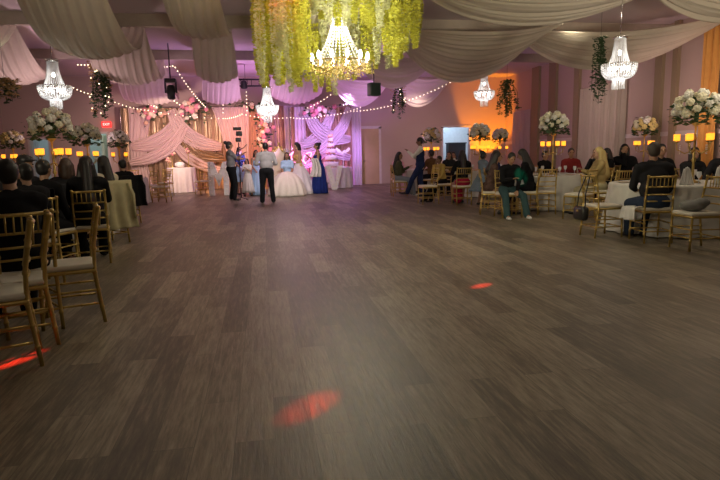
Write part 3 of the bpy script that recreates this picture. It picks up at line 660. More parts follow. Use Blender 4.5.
# throne
th=empty('throne',(.58,19.7,0),0,'white and gold throne with a pointed crown crest behind the girl in the ball gown','chair')
TH=mat('throne_cream',(.7,.6,.45),.5)
MB().rbox((0,0,.42),(.7,.6,.14),.05).build('seat',TH,th); 
b=MB(); prof=[(-.30,.48),(-.34,1.2),(-.26,1.42),(-.14,1.46),(0,1.62),(.14,1.46),(.26,1.42),(.34,1.2),(.30,.48)]
v=[(x,yy,z) for yy in(.22,.32) for x,z in prof]; n=9; b.add(v,[tuple(range(n)),tuple(range(n,2*n))[::-1]]+[(i,i+n,(i+1)%n+n,(i+1)%n) for i in range(n)]); b.build('backrest',TH,th,False)
MB().tube([(x*1.02,.20,z*1.005) for x,z in prof],.035,8).build('back_frame',GOLD,th)
b=MB()
for x,z in((-.2,1.5),(-.1,1.58),(0,1.72),(.1,1.58),(.2,1.5)): b.ell((x,.24,z),(.05,.04,.07),8,6).tube([(x,.24,z),(0,.24,1.45)],.015,5)
b.build('crown_crest',GOLD,th)
for sx in(-1,1):
    MB().tube([(sx*.34,-.28,.66),(sx*.35,0,.70),(sx*.33,.25,.72)],.035,8).tube([(sx*.34,-.26,.66),(sx*.34,-.26,.45)],.03,8).build('armrest',GOLD,th)
    for sy in(-1,1): MB().tube([(sx*.3,sy*.25,.36),(sx*.33,sy*.27,.2),(sx*.29,sy*.25,0)],[.04,.03,.02],8).build('leg',GOLD,th)
# bucket
p=gnd(324,192); bk=empty('ice_bucket',(p.x,p.y,0),0,'silver pail on the floor beside the woman in navy','bucket')
MB().lathe([(.11,0),(.13,.01),(.17,.32),(.178,.33),(.16,.325),(.12,.02),(0,.02)],n=20).build('pail',mat('galvanised_steel',(.45,.45,.5),.3,.8),bk); MB().tube([(-.17,0,.3),(-.12,0,.42),(0,0,.46),(.12,0,.42),(.17,0,.3)],.008,6).build('handle',CHROME,bk)
# monopod with camera
p=gnd(241.5,200.5); mp=empty('camera_stand',(p.x,p.y,0),0,'black camera on a tall monopod held by the woman with a bun','camera')
for k in range(3): a=2*PI*k/3; MB().tube([(0,0,.10),(.20*math.cos(a),.20*math.sin(a),.012)],.011,6).build('foot_leg',BLACK,mp)
MB().tube([(0,0,.08),(0,0,.75)],.020,8).tube([(0,0,.75),(0,0,1.72)],.015,8).build('pole',BLACK,mp)
MB().rbox((0,0,1.80),(.16,.20,.12),.02).build('gimbal',BLACK,mp); MB().rbox((.03,.02,1.98),(.18,.12,.14),.02).build('camera_body',BLACK,mp); MB().lathe([(.045,0),(.05,.04),(.05,.15),(.04,.16)],(0,0,0),14)
lz=MB().lathe([(.045,0),(.05,.04),(.05,.15),(.04,.16)],n=14); Mx=Matrix.Translation((.05,.06,1.98))@Matrix.Rotation(-PI/2,4,'X'); lz.v=[tuple(Mx@Vector(q)) for q in lz.v]; lz.build('lens',BLACK,mp)
MB().rbox((-.02,0,2.12),(.24,.08,.09),.015).build('video_light',BLACK,mp); MB().tube([(0,0,1.5),(.14,0,1.56),(.24,0,1.66)],.012,6).build('handle',BLACK,mp)
# ---------------------------------------------------------------- chiavari chairs
def chair():
    r=empty('chiavari_chair',(0,0,0))
    def bam(pts,rr):  # bamboo-ringed turning
        P=[Vector(p) for p in pts]; out=[];rs=[]
        for a,b_ in zip(P[:-1],P[1:]):
            L=(b_-a).length; k=max(1,int(L/.115))
            for i in range(k):
                for q,f in((0,1.0),(.84,1.0),(.88,1.3),(.95,1.3)): out.append(a.lerp(b_,(i+q)/k)); rs.append(rr*f)
        out.append(P[-1]); rs.append(rr); return MB().tube(out,rs,8)
    for s in(-1,1):
        bam([(s*.185,-.235,0),(s*.185,-.19,.42),(s*.185,-.20,.62),(s*.18,-.255,.93)],.0145).build('back_post',GOLD,r)
        bam([(s*.20,.20,0),(s*.195,.185,.43)],.0145).build('front_leg',GOLD,r)
        bam([(s*.19,-.20,.16),(s*.195,.19,.16)],.009).build('stretcher',GOLD,r); bam([(s*.19,-.20,.27),(s*.195,.19,.27)],.009).build('stretcher',GOLD,r)
    for z,y in((.16,.19),(.27,.187),(.16,-.215)): bam([(-.19,y,z),(.19,y,z)],.009).build('stretcher',GOLD,r)
    def rail(z,y,rr,bow=.0): return MB().tube([(x*.18,y-bow*(1-x*x),z) for x in(-1,-.5,0,.5,1)],rr,8)
    for z,y,rr in((.905,-.25,.014),(.77,-.226,.010),(.665,-.208,.010),(.575,-.198,.010)): rail(z,y,rr,.02).build('back_rail',GOLD,r)
    for k in range(6):
        x=-.13+.052*k; MB().tube([(x,-.243-.015,.77),(x,-.262-.005,.90)],.0065,6).build('spindle',GOLD,r)
    sf=MB().rbox((0,0,.425),(.41,.41,.03),.012).build('seat_frame',GOLD,r); MB().rbox((0,.0,.462),(.40,.39,.045),.02).build('seat_cushion',CUSH,sf)
    return r
CH0=chair(); CH0['category']='chair'; used_=[False]
def put_chair(x,y,face,label,group='gold chiavari chairs'):
    """face: compass degrees the sitter looks to (0 away from the viewer, 90 right)"""
    if not used_[0]:
        used_[0]=True; CH0.location=(x,y,0); CH0.rotation_euler=(0,0,-R_(face)); CH0['label']=label; CH0['group']=group; return CH0
    return dup(CH0,(x,y,0),-R_(face),label,group)
# ---------------------------------------------------------------- people
SK={'l':mat('light_brown_skin',(.50,.30,.20),.55,var=.05),'m':mat('medium_brown_skin',(.36,.20,.12),.55,var=.05),'d':mat('deep_brown_skin',(.20,.105,.065),.5,var=.05)}
def clo(name,col,**k): return mat(name,col,.95,spec=.15,var=k.pop('var',.15),scale=k.pop('scale',14),**k)
def ik(a,t,l1,l2,pole):
    d=t-a; D=min(d.length,(l1+l2)*.995); d=d.normalized(); t=a+d*D
    x=(l1*l1-l2*l2+D*D)/(2*D); h=math.sqrt(max(0,l1*l1-x*x)); p=Vector(pole); p=(p-d*p.dot(d))
    p=p.normalized() if p.length>1e-4 else Vector((0,0,-1)); return a+d*x+p*h,t
CHLAB=[]
def person(x,y,face,H,label,sit=False,lean=4,arms=('side','side'),top=None,topm=None,sleeve='long',low='trousers',lowm=None,hair='short',hairm=None,skin='m',look=0,nod=0,fat=1.,fem=False,feet=None,shoe=None,group=None,chair_=True,seat=.47,vest=None,hat=None,turn=0,gownr=.5,collar=None,chlabel=None,pz=None):
    if sit and chair_: x,y=clear_(x,y)
    s=H/1.75; root=empty('person',(x,y,0),-R_(face),label,'person',group)
    sm=SK[skin]; hm=hairm or HAIRB
    base=Vector((0,-.02 if sit else 0,(seat+.085) if sit else (pz or .95)*s))
    if sit: base=Vector((0,-.06,seat+.09))
    Q=Matrix.Rotation(-R_(lean),3,'X')@Matrix.Rotation(R_(-turn),3,'Z')
    def U(px,py,pz_): return base+Q@(Vector((px,py,pz_))*s)   # torso space
    sh=[U(-.175*(.92 if fem else 1)*(fat**.5),0,.47),U(.175*(.92 if fem else 1)*(fat**.5),0,.47)]; neck=U(0,0,.52); head=U(0,.015,.70)
    HQ=Matrix.Rotation(-R_(look),3,'Z')@Matrix.Rotation(-R_(nod),3,'X')
    def Hd(a,b,c): return head+HQ@(Vector((a,b,c))*s)
    hips=[base+Vector((-.095*s,0,-.02)),base+Vector((.095*s,0,-.02))]
    # feet
    if feet is None: feet=[(-.12,.40,.0),(.12,.42,.0)] if sit else [(-.11,-.02,.0),(.11,.03,.0)]
    kn=[];an=[]
    for i in(0,1):
        t=Vector((feet[i][0],feet[i][1],feet[i][2]+.075*s)); k,t=ik(hips[i],t,.435*s,.43*s,(feet[i][0]*(1.5 if sit else .3),1,.6 if sit else .05)); kn.append(k);an.append(t)
    # arms
    pre={'side':((.25,.03,-.02)),'lap':((.10,.30,.06)),'table':((.16,.42,.22)),'clap':((.03,.34,.36)),'face':((.04,.14,.60)),'hold':((.04,.36,.40)),'hip':((.23,-.02,.10)),'fold':((-.05,.20,.20)),'up':((.02,.42,.50)),'chin':((.05,.16,.56)),'phone':((.07,.34,.34)),'back':((.28,-.08,.0))}
    el=[];wr=[];hd=[]
    for i,sg in((0,-1),(1,1)):
        a=arms[i]; w=pre[a] if isinstance(a,str) else a; t=U(sg*w[0],w[1],w[2]); e_,w_=ik(sh[i],t,.285*s,.255*s,(sg*.6,-.35,-1)); el.append(e_);wr.append(w_)
        d=(w_-e_).normalized(); hd.append((w_,d,sg))
    B=MB(); f=fat
    def torso(b,g,up=True):
        TQ=Q
        for (cx,cy,cz),(rx,ry,rz_) in (((0,0,.0),(.165*(1.05 if fem else 1),.115,.13)),((0,.0,.16),(.135*f*(.92 if fem else 1),.10*f,.16)),((0,0,.34),(.158*(.93 if fem else 1)*f**.5,.108,.17))):
            b.ell(U(cx,cy,cz),((rx*s+g),(ry*s+g),(rz_*s+g)),18,12,TQ)
        b.cap(sh[0].lerp(sh[1],.12),sh[0].lerp(sh[1],.88),.072*s+g,.072*s+g); b.cap(sh[0].lerp(sh[1],.3),U(-.02,0,.53),.06*s+g,.05*s+g*.6); b.cap(sh[0].lerp(sh[1],.7),U(.02,0,.53),.06*s+g,.05*s+g*.6)
        if fem:
            for sg in(-1,1): b.ell(U(sg*.07,.085,.33),(.06*s+g,.055*s+g,.06*s+g),10,8,TQ)
    def legs(b,g,bell=1.):
        for i in(0,1):
            b.cap(hips[i],kn[i],.088*s*f**.5+g,.058*s+g); b.cap(kn[i],an[i],.057*s+g,(.036*s+g)*bell)
    torso(B,0); legs(B,0)
    for i in(0,1):
        B.cap(sh[i],el[i],.052*s,.038*s); B.cap(el[i],wr[i],.040*s,.026*s)
        w_,d,sg=hd[i]; side=d.cross(Vector((0,0,1))); side=side.normalized() if side.length>.05 else Vector((1,0,0)); nrm=side.cross(d)
        pc=w_+d*.05*s; B.cap(w_+d*.01,w_+d*.085*s,.026*s,.034*s,10,.5)
        for k in range(4):
            o_=w_+d*.085*s+side*(k-1.5)*.021*s; l=(.036,.042,.039,.030)[k]*s; c1=o_+d*l+nrm*-.004; c2=c1+(d*.75-nrm*.5).normalized()*l*.8
            B.cap(o_-d*.015,c1,.010*s,.0095*s,6); B.cap(c1,c2,.0095*s,.008*s,6)
        tb=w_+d*.03*s-side*sg*.028*s; B.cap(tb,tb+(d*.7-side*sg*.8).normalized()*.045*s,.012*s,.010*s,6); B.cap(tb+(d*.7-side*sg*.8).normalized()*.045*s,tb+(d*.7-side*sg*.8).normalized()*.045*s+d*.028*s,.010*s,.009*s,6)
        fw=Vector((an[i]-kn[i])); fd=Vector((0,1,0)); B.cap(an[i],an[i]+fd*.13*s-Vector((0,0,.035*s)),.038*s,.03*s)
    B.cap(neck-Q@Vector((0,0,.03)),Hd(0,-.015,-.06),.056*s,.050*s)
    B.ell(Hd(0,-.005,.02),(.076*s,.096*s,.098*s),16,12,HQ); B.ell(Hd(0,.022,-.045),(.056*s,.066*s,.066*s),14,10,HQ)
    B.cap(Hd(0,.090,.012),Hd(0,.112,-.022),.010*s,.015*s,8); 
    for sg in(-1,1): B.ell(Hd(sg*.078,-.005,-.01),(.012*s,.02*s,.032*s),8,6,HQ)
    BD=B.remesh('body',sm,root,.0105,2)
    for sg in(-1,1): MB().ell(Hd(sg*.031,.0865,.012),(.013*s,.009*s,.008*s),8,6,HQ).build('eye',EYE,BD)
    MB().ell(Hd(0,.0865,-.052),(.024*s,.009*s,.007*s),8,6,HQ).build('mouth',LIP,BD)
    # top garment
    if topm:
        b=MB(); torso(b,.016)
        if sleeve!='none':
            for i in(0,1):
                if sleeve=='long': b.cap(sh[i],el[i],.052*s+.017,.038*s+.017); b.cap(el[i],wr[i].lerp(el[i],.04),.040*s+.014,.026*s+.014)
                else: b.cap(sh[i],sh[i].lerp(el[i],.62),.052*s+.018,.044*s+.02)
        if sleeve=='none': # straps and bodice only
            b=MB(); 
            for (cx,cy,cz),(rx,ry,rz_) in (((0,0,.0),(.165*1.05,.115,.13)),((0,.0,.16),(.135*f*.92,.10*f,.16)),((0,0,.31),(.158*.93,.108,.14))): b.ell(U(cx,cy,cz),((rx*s+.014),(ry*s+.014),(rz_*s+.01)),18,12,Q)
            for sg in(-1,1): b.ell(U(sg*.07,.085,.33),(.06*s+.014,.055*s+.014,.06*s+.014),10,8,Q); b.cap(U(sg*.11,.05,.40),U(sg*.12,-.03,.535),.02,.02,6)
        b.remesh(top or 'shirt',topm,root,.014,3)
    if vest:
        b=MB()
        for (cx,cy,cz),(rx,ry,rz_) in (((0,0,.03),(.17,.12,.12)),((0,.0,.16),(.14*f,.105*f,.16)),((0,0,.34),(.155,.112,.16))): b.ell(U(cx,cy,cz),(rx*s+.026,ry*s+.026,rz_*s+.02),18,12,Q)
        b.remesh('vest',vest,root,.014,2)
    if low=='trousers' and lowm:
        b=MB(); b.ell(base,(.165*s+.018,.115*s*f+.02,.125*s+.012),16,10); legs(b,.02,1.25); b.remesh('trousers',lowm,root,.014,2)
    if low in('skirt','gown','knee') and lowm:
        b=MB(); 
        if sit:
            b.ell(base+Vector((0,0,0)),(.20,.16,.13),16,10); fr_=kn[0].lerp(kn[1],.5)
            if low=='gown':
                R=gownr
                prof=[(.05,.80),(.17,.77),(.30,.70),(R*.72,.56),(R*.88,.36),(R,.08),(R*.99,.015)]
                b=MB().lathe(prof,(0,.16,0),96,lambda a,z:1+.05*(1-z)*math.sin(a*15)+.03*math.sin(a*7+1)); o=b.build('gown_skirt',lowm,root)
            else:
                b.cap(base.lerp(fr_,.1),fr_,.18,.15,14,.75); b.cap(fr_,Vector((fr_.x,fr_.y+.02,.16 if low=='skirt' else .3)),.15,.17,14,.7); b.remesh('skirt',lowm,root,.015,3)
        else:
            hz={'skirt':.12,'gown':.015,'knee':.48*s}[low]; R=gownr; zt_=base.z+.12*s
            prof=[(.10*s,zt_),(.135*s*f,zt_-.02),(.19*s*f,base.z-.02)]
            for q in(.2,.4,.6,.8,1.): prof.append((.19*s*f+(R-.19*s*f)*(q**.8),base.z-.02+(hz-base.z+.02)*q))
            b.lathe(prof,(0,0,0),96,lambda a,z:1+.09*max(0,(1-z/base.z))*math.sin(a*13+.5)+.03*math.sin(a*5)); b.build('gown_skirt' if low=='gown' else 'skirt',lowm,root)
    # shoes
    shm=shoe or BLACK
    for i in(0,1):
        a=an[i]; MB().cap(a+Vector((0,-.02*s,-.03*s)),a+Vector((0,.16*s,-.042*s)),.046*s,.034*s,10,.9).build('shoe',shm,root)
    # hair
    b=MB()
    if hair!='bald':
        b.ell(Hd(0,-.018,.035),(.086*s,.100*s,.100*s),16,12,HQ); 
        if hair!='short': b.ell(Hd(0,-.045,-.02),(.088*s,.075*s,.10*s),14,10,HQ)
        else: b.ell(Hd(0,-.04,0),(.080*s,.07*s,.085*s),14,10,HQ)
        if hair in('long','hijab'):
            b.cap(Hd(0,-.06,.0),U(0,-.10,.38),.085*s,.10*s,14,.8)
            for sg in(-1,1): b.cap(Hd(sg*.07,-.02,.0),U(sg*.10,-.02,.42),.035*s,.045*s,10)
        if hair=='verylong': b.cap(Hd(0,-.06,.0),U(0,-.115,.22),.09*s,.11*s,14,.7); [b.cap(Hd(sg*.07,-.02,.0),U(sg*.12,.02,.34),.035*s,.05*s,10) for sg in(-1,1)]
        if hair=='bob': b.cap(Hd(0,-.05,.0),Hd(0,-.05,-.13),.09*s,.085*s,14); [b.cap(Hd(sg*.072,.0,.02),Hd(sg*.08,.0,-.12),.035*s,.04*s,10) for sg in(-1,1)]
        if hair=='bun': b.ell(Hd(0,-.12,.09),(.055*s,.055*s,.055*s),12,8)
        if hair=='puff': b.ell(Hd(0,-.07,.10),(.085*s,.08*s,.075*s),12,8)
        b.remesh('hair',hm,root,.012,2)
    if hat:
        MB().ell(Hd(0,-.01,.07),(.092*s,.105*s,.075*s),16,10,HQ).ell(Hd(0,.11,.065),(.07*s,.08*s,.012*s),12,6,HQ).build('cap',hat,root)
    if sit and chair_:
        v=Matrix.Rotation(-R_(face),3,'Z')@Vector((0,.0,0)); put_chair(x+v.x,y+v.y,face,chlabel or ('gold chair under the '+label.split(',')[0].replace('seated ','')))
    root['_h']=1
    del root['_h']
    return dict(root=root,U=U,Hd=Hd,wr=wr,hd=hd,kn=kn,base=base,s=s,W=lambda p:Vector((x,y,0))+Matrix.Rotation(-R_(face),3,'Z')@Vector(p))
def clear_(x,y):
    for tx,ty,R,*_ in TB:
        d=math.hypot(x-tx,y-ty)
        if d<R+.36: x,y=tx+(x-tx)/d*(R+.36),ty+(y-ty)/d*(R+.36)
    return x,y
def pd(px,depth,py=160):
    v=ray(px,py); k=Vector((v.x,v.y)); f=RM@Vector((0,0,-1)); t=depth/ (v.dot(f)); return v.x*t,v.y*t
BLK=clo('black_cloth',(.010,.010,.012)); CHAR=clo('charcoal_cloth',(.022,.022,.025)); GREY=clo('light_grey_shirt',(.30,.28,.29)); GREYT=clo('grey_top',(.20,.19,.20)); DBLUE=clo('dark_jeans',(.03,.045,.08))
JEAN=clo('washed_jeans',(.26,.29,.36)); NAVY=clo('navy_cloth',(.02,.03,.09)); WHT=clo('white_cloth',(.72,.70,.67),trans=.05); GOLDC=clo('gold_satin',(.62,.42,.17)); GOWN=clo('champagne_satin',(.74,.68,.60),var=.07); GOWN2=clo('silver_white_tulle',(.70,.66,.68),var=.08)
LBLUE=clo('light_blue_satin',(.38,.55,.78),var=.08); OLIVE=clo('olive_sweater',(.085,.085,.05)); RED=clo('crimson_cloth',(.38,.02,.06)); DENIM=clo('denim_dress',(.17,.22,.28),var=.3,scale=40); KHAKI=clo('khaki_cloth',(.40,.36,.22)); BROWN=clo('brown_cloth',(.15,.075,.035)); MUST=clo('mustard_cloth',(.48,.34,.10)); PINKC=clo('pink_cloth',(.70,.42,.50)); CREAM=clo('cream_cloth',(.60,.56,.42)); ROYAL=clo('royal_blue_satin',(.015,.03,.17)); FLORAL=clo('dark_floral_print',(.10,.06,.05),var=.9,scale=22); GREENJ=clo('faded_teal_jeans',(.04,.08,.085)); SNK=mat('white_sneaker',(.7,.7,.68),.6)
# --- stage group
person(.10,15.95,-3,1.66,'man in light grey shirt and black trousers standing with his back to the viewer',arms=((.14,.22,.20),(.14,.22,.20)),topm=GREY,lowm=BLK,hair='short',skin='m',fat=1.35,feet=[(-.15,-.02,0),(.16,.02,0)],nod=-8)
w=person(-.93,17.4,75,1.74,'woman in grey top with hair bun operating the camera on a monopod',arms=((.0,.40,.42),(-.02,.42,.28)),topm=GREYT,sleeve='short',lowm=BLK,hair='bun',skin='m',fat=1.2,fem=True,lean=-3)
x,y=pd(283,18.6); person(.80,18.75,190,1.66,'girl in big white ball gown and light blue bodice seated on the throne',sit=True,seat=.55,arms=('lap','lap'),top='bodice',topm=LBLUE,sleeve='short',low='gown',lowm=GOWN,gownr=.62,hair='long',hairm=HAIRBR,skin='m',fem=True,chair_=False,feet=[(-.1,.4,0),(.1,.4,0)])
p=Vector((.80,18.75)); t_=empty('tiara',(.80,18.77,0),R_(170),'silver blue tiara on the head of the girl in the ball gown','tiara')
b=MB(); z0=1.47
for k in range(9): a=PI*(k/8); b.tube([(.085*math.cos(a),.085*math.sin(a)*.9,z0-.03),(.085*math.cos(a),.085*math.sin(a)*.9,z0+.02+.05*math.sin(a))],.006,5)
b.tube([(.087*math.cos(PI*k/16),.08*math.sin(PI*k/16),z0-.03) for k in range(17)],.008,6).build('band',mat('silver_jewel',(.6,.7,.85),.2,.6),t_)
person(1.24,19.5,250,1.73,'woman in gold bodice and wide silver white gown standing beside the girl on the throne',arms=('fold',(.05,.25,.22)),top='bodice',topm=GOLDC,sleeve='none',low='gown',lowm=GOWN2,gownr=.60,hair='bob',skin='l',fem=True,nod=15)
person(1.90,19.25,265,1.70,'woman in royal blue long dress with dark updo holding a white wrap',arms=('fold','hold'),top='bodice',topm=ROYAL,sleeve='none',low='gown',lowm=ROYAL,gownr=.27,hair='bun',skin='m',fem=True)
wr_=tag(MB().grid(lambda u,v:Vector((1.72+.06*math.sin(v*3)+.30*(u-.5)*(.7+.6*v)*1.0,18.98+.05*math.sin(u*18)+.02*v,1.20-.62*v)),24,12).build('white_wrap',WHT),'white wrap draped over the arm of the woman in royal blue','shawl'); wr_.modifiers.new('s','SOLIDIFY').thickness=.012
x,y=pd(247,18.6); person(x,y,195,1.22,'child in long white dress standing in front of the letter M',arms=('hold','hold'),top='bodice',topm=WHT,sleeve='short',low='skirt',lowm=WHT,gownr=.21,hair='long',skin='l',fem=True)
x,y=pd(256,18.9); person(x,y,170,1.5,'girl in light blue gown half hidden behind the man in the grey shirt',arms=('side','lap'),top='bodice',topm=LBLUE,sleeve='none',low='gown',lowm=LBLUE,gownr=.27,hair='long',skin='m',fem=True)
x,y=pd(239,19.4); person(x,y,150,1.62,'child in blue dress with dark hair hidden behind the camera stand',arms=('side','lap'),topm=NAVY,sleeve='short',low='knee',lowm=LBLUE,gownr=.22,hair='long',skin='m',fem=True)
# --- right, middle distance
person(4.62,16.25,285,1.73,'man in navy vest and white shirt stepping forward with raised hands',arms=((.05,.36,.42),(.10,.30,.38)),topm=WHT,vest=NAVY,lowm=NAVY,hair='short',skin='d',lean=0,feet=[(-.1,.42,.02),(.1,-.10,0)],nod=10)
person(4.15,16.9,95,1.68,'seated woman in olive sweater and pale jeans with long black hair',sit=True,arms=('clap','fold'),topm=OLIVE,lowm=JEAN,hair='verylong',skin='m',fem=True,fat=1.2,look=40,shoe=SNK)
x,y=pd(407,18.9,165); person(x,y,170,1.58,'seated person in pale pink behind the woman in olive',sit=True,arms=('clap','clap'),topm=PINKC,lowm=PINKC,low='skirt',hair='short',hairm=mat('pale_pink_headscarf',(.7,.45,.48),.8),skin='l')
x,y=pd(431,18.0,165); person(x,y,330,1.78,'seated person in brown jacket just behind the man in the navy vest',sit=True,arms=('table','table'),topm=BROWN,lowm=BLK,hair='short',skin='d',fat=1.2)
x,y=pd(441,15.0,165); person(x,y,255,1.42,'seated boy in mustard top near the empty chair turned left',sit=True,arms=('lap','chin'),topm=MUST,lowm=BLK,hair='short',skin='d',lean=12)
x,y=pd(449,17.3,165); person(x,y,210,1.65,'seated woman with black hair across the table from the red skirt',sit=True,arms=('table','chin'),topm=CHAR,lowm=BLK,hair='long',skin='m',fem=True)
x,y=pd(462,13.9,160); person(x,y,5,1.68,'seated woman with long black head covering and crimson skirt seen from behind',sit=True,arms=('table','table'),topm=BLK,low='skirt',lowm=RED,hair='verylong',skin='m',fem=True,fat=1.1)
x,y=pd(462,17.2,160); person(x,y,200,1.62,'seated woman in white behind the crimson skirted woman',sit=True,arms=('face','table'),topm=WHT,lowm=BLK,hair='long',skin='m',fem=True)
x,y=pd(482,13.6,165); person(x,y,75,1.28,'small child in grey blue denim dress standing by the chairs',arms=('lap','hold'),top='dress_top',topm=DENIM,sleeve='short',low='knee',lowm=DENIM,gownr=.30,hair='puff',skin='d',fem=True)
x,y=pd(497,12.8,160); a_=person(x,y,100,1.62,'seated woman in dark blue with long brown hair looking at her phone',sit=True,arms=('phone','phone'),topm=NAVY,lowm=FLORAL,low='skirt',hair='long',hairm=HAIRBR,skin='l',fem=True)
x,y=pd(492,11.6,165); person(x,y,110,1.60,'seated woman in dark floral clothes leaning beside the small child',sit=True,arms=('lap','lap'),topm=FLORAL,sleeve='long',lowm=FLORAL,low='skirt',hair='long',skin='m',fem=True,lean=14)
x,y=pd(509,11.0,160); b_=person(x,y,180,1.55,'seated youth in black sweater and teal jeans bending over his lap',sit=True,arms=('lap','phone'),topm=BLK,lowm=GREENJ,hair='short',skin='m',lean=16,nod=22,shoe=SNK,feet=[(-.2,.42,0),(.22,.44,0)])
x,y=pd(528,11.4,160); c_=person(x,y,300,1.68,'seated woman in black with dark hair holding a bright phone',sit=True,arms=('phone','phone'),topm=BLK,lowm=BLK,hair='long',skin='m',fem=True,lean=14,nod=18)
SCR=mat('phone_screen_blue',(.3,.5,1),.3,emit=(.45,.65,1),es=5)
def phone(P,label,f):
    w_=P['W'](P['wr'][0].lerp(P['wr'][1],.5)+Vector((0,.10,.06))); r=empty('phone',w_,-R_(f),label,'phone')
    MB().rbox((0,0,0),(.075,.009,.15),.004).build('case',BLACK,r); MB().box((0,-.006,0),(.066,.002,.135)).build('screen',SCR,r,False)
phone(a_,'lit phone held by the woman in dark blue with long brown hair',110); phone(c_,'bright blue lit phone held by the woman in black',300+20)
# right table B
x,y=pd(578,12.9,160); person(x,y,250,1.62,'seated man with hands at his chin left of the blond woman',sit=True,arms=('chin','chin'),topm=CHAR,lowm=BLK,hair='short',skin='m')
x,y=pd(598,11.3,160); person(x,y,285,1.66,'seated woman with long wavy blond hair and tan top clapping',sit=True,arms=('clap','clap'),topm=clo('tan_knit',(.40,.30,.13)),lowm=KHAKI,hair='verylong',hairm=BLOND,skin='l',fem=True,fat=1.1)
x,y=pd(571,13.9,160); person(x,y,200,1.66,'seated person in red top at the far side of the candle table',sit=True,arms=('table','table'),topm=clo('dull_red_top',(.25,.03,.03)),lowm=BLK,hair='short',skin='m')
x,y=pd(548,13.3,160); person(x,y,160,1.55,'seated guest in black behind the empty white cloth table edge',sit=True,arms=('table','table'),topm=BLK,lowm=BLK,hair='short',skin='m')
x,y=pd(606,13.0,160); person(x,y,270,1.62,'seated dark haired guest in black just right of the blond woman',sit=True,arms=('table','lap'),topm=BLK,lowm=BLK,hair='long',skin='m')
x,y=pd(625,13.2,160); person(x,y,200,1.80,'seated woman in big black coat resting her face on her hand',sit=True,arms=((.16,.40,.24),'face'),topm=BLK,lowm=BLK,hair='bob',skin='m',fat=1.4,lean=-2)
# right near table
m_=person(5.33,7.0,12,1.74,'seated heavy man in black suit jacket with short grey brown hair seen from behind',sit=True,arms=((.10,.36,.20),(.36,.36,.12)),topm=CHAR,lowm=DBLUE,hair='short',hairm=mat('grey_brown_hair',(.06,.045,.035),.6),skin='m',fat=1.35,lean=8,chlabel='gold chiavari chair of the man in black suit at the nearest right table')
x,y=pd(661,10.6,160); person(x,y,200,1.72,'seated man in black facing the viewer behind the heavy man',sit=True,arms=('table','lap'),topm=BLK,lowm=BLK,hair='short',skin='m')
x,y=pd(692,9.9,165); person(x,y,190,1.58,'seated guest in dark clothes behind the folded white napkin',sit=True,arms=('table','table'),topm=CHAR,lowm=BLK,hair='bob',skin='m',lean=10)
x,y=pd(712,9.2,165); person(x,y,240,1.70,'seated guest in dark hat at the right edge of the picture',sit=True,arms=('table','table'),topm=CHAR,lowm=BLK,hair='short',skin='m',hat=BLACK)
# --- left
person(-1.86,4.60,325,1.60,'seated person in black jacket nearest the viewer at left edge, seen from behind',sit=True,arms=('table','clap'),topm=BLK,lowm=BLK,hair='short',skin='l',fat=1.25,lean=10,look=25,shoe=SNK,chlabel='gold chiavari chair carrying the nearest person in black at the left edge')
x,y=pd(25,7.0,160); person(x,y,120,1.70,'seated person in black cap looking right beyond the nearest guest',sit=True,arms=('table','lap'),topm=BLK,lowm=BLK,hair='short',skin='m',hat=BLACK)
x,y=pd(44,6.6,165); person(x,y,20,1.58,'seated guest in black clapping, between the cap wearer and the long haired woman',sit=True,arms=('lap','lap'),topm=BLK,lowm=BLK,hair='short',skin='m')
x,y=pd(24,5.7,165); person(x,y,320,1.50,'seated child in dark coat with raised clapping hands beside the nearest guest',sit=True,arms=('clap','clap'),topm=CHAR,lowm=BLK,hair='short',skin='l')
x,y=pd(66,7.7,165); person(x,y,350,1.62,'seated brown haired guest in charcoal left of the long haired woman',sit=True,arms=('table','table'),topm=CHAR,lowm=BLK,hair='bob',hairm=HAIRBR,skin='m',fat=1.2)
x,y=pd(86,7.0,165); person(x,y,345,1.66,'seated woman with long black hair in a loose black coat seen from behind',sit=True,arms=('table','table'),topm=BLK,lowm=BLK,hair='verylong',skin='m',fem=True,fat=1.3,chlabel='gold chiavari chair with spindle back under the long haired woman in black')
x,y=pd(103,8.6,165); person(x,y,310,1.68,'seated woman with black hair and cream top beside the draped khaki coat',sit=True,arms=('clap','table'),topm=CREAM,lowm=BLK,hair='long',skin='m',fem=True,chlabel='gold chiavari chair with khaki coat hung on its back')
x,y=pd(122,11.3,165); person(x,y,320,1.55,'seated guest with short black hair beside the black shawl',sit=True,arms=('phone','clap'),topm=BLK,lowm=BLK,hair='short',skin='m',chlabel='gold chiavari chair hung with a black shawl')
x,y=pd(10,8.6,165); person(x,y,150,1.66,'seated guest in charcoal at the far left behind the nearest guest',sit=True,arms=('table','table'),topm=CHAR,lowm=BLK,hair='bob',skin='m')
# --- unoccupied chairs
def c3(px,py,face,label): p=gnd(px,py); return put_chair(p.x,p.y,face,label)
p=gnd(544,214); put_chair(p.x+.03,p.y+.12,8,'empty gold chiavari chair facing the white cloth of the candle table, left of two')
p=gnd(581,219); put_chair(p.x,p.y+.1,330,'empty gold chiavari chair just left of the black handbag')
put_chair(4.98,7.62,88,'empty gold chiavari chair seen from the side with the black handbag on its back')
p=gnd(616,222); put_chair(p.x,p.y+.1,352,'empty gold chiavari chair facing away behind the side-on chair with the handbag')
put_chair(5.42,6.28,275,'gold chiavari chair at the right edge with a grey bundle on its seat')
put_chair(-1.72,3.78,249,'gold chiavari chair at the left picture edge, nearest to the viewer')
put_chair(4.15,13.9,268,'empty gold chiavari chair turned left beside the crimson skirted woman')
put_chair(-1.58,4.74,252,'empty gold chiavari chair with bare cushion, nearest on the left facing left')
put_chair(-1.76,4.20,249,'empty gold chiavari chair between the nearest guest and the bare cushion chair')
p=gnd(203,194); put_chair(p.x,p.y,330,'gold chiavari chair right of the blush white table by the letter M')
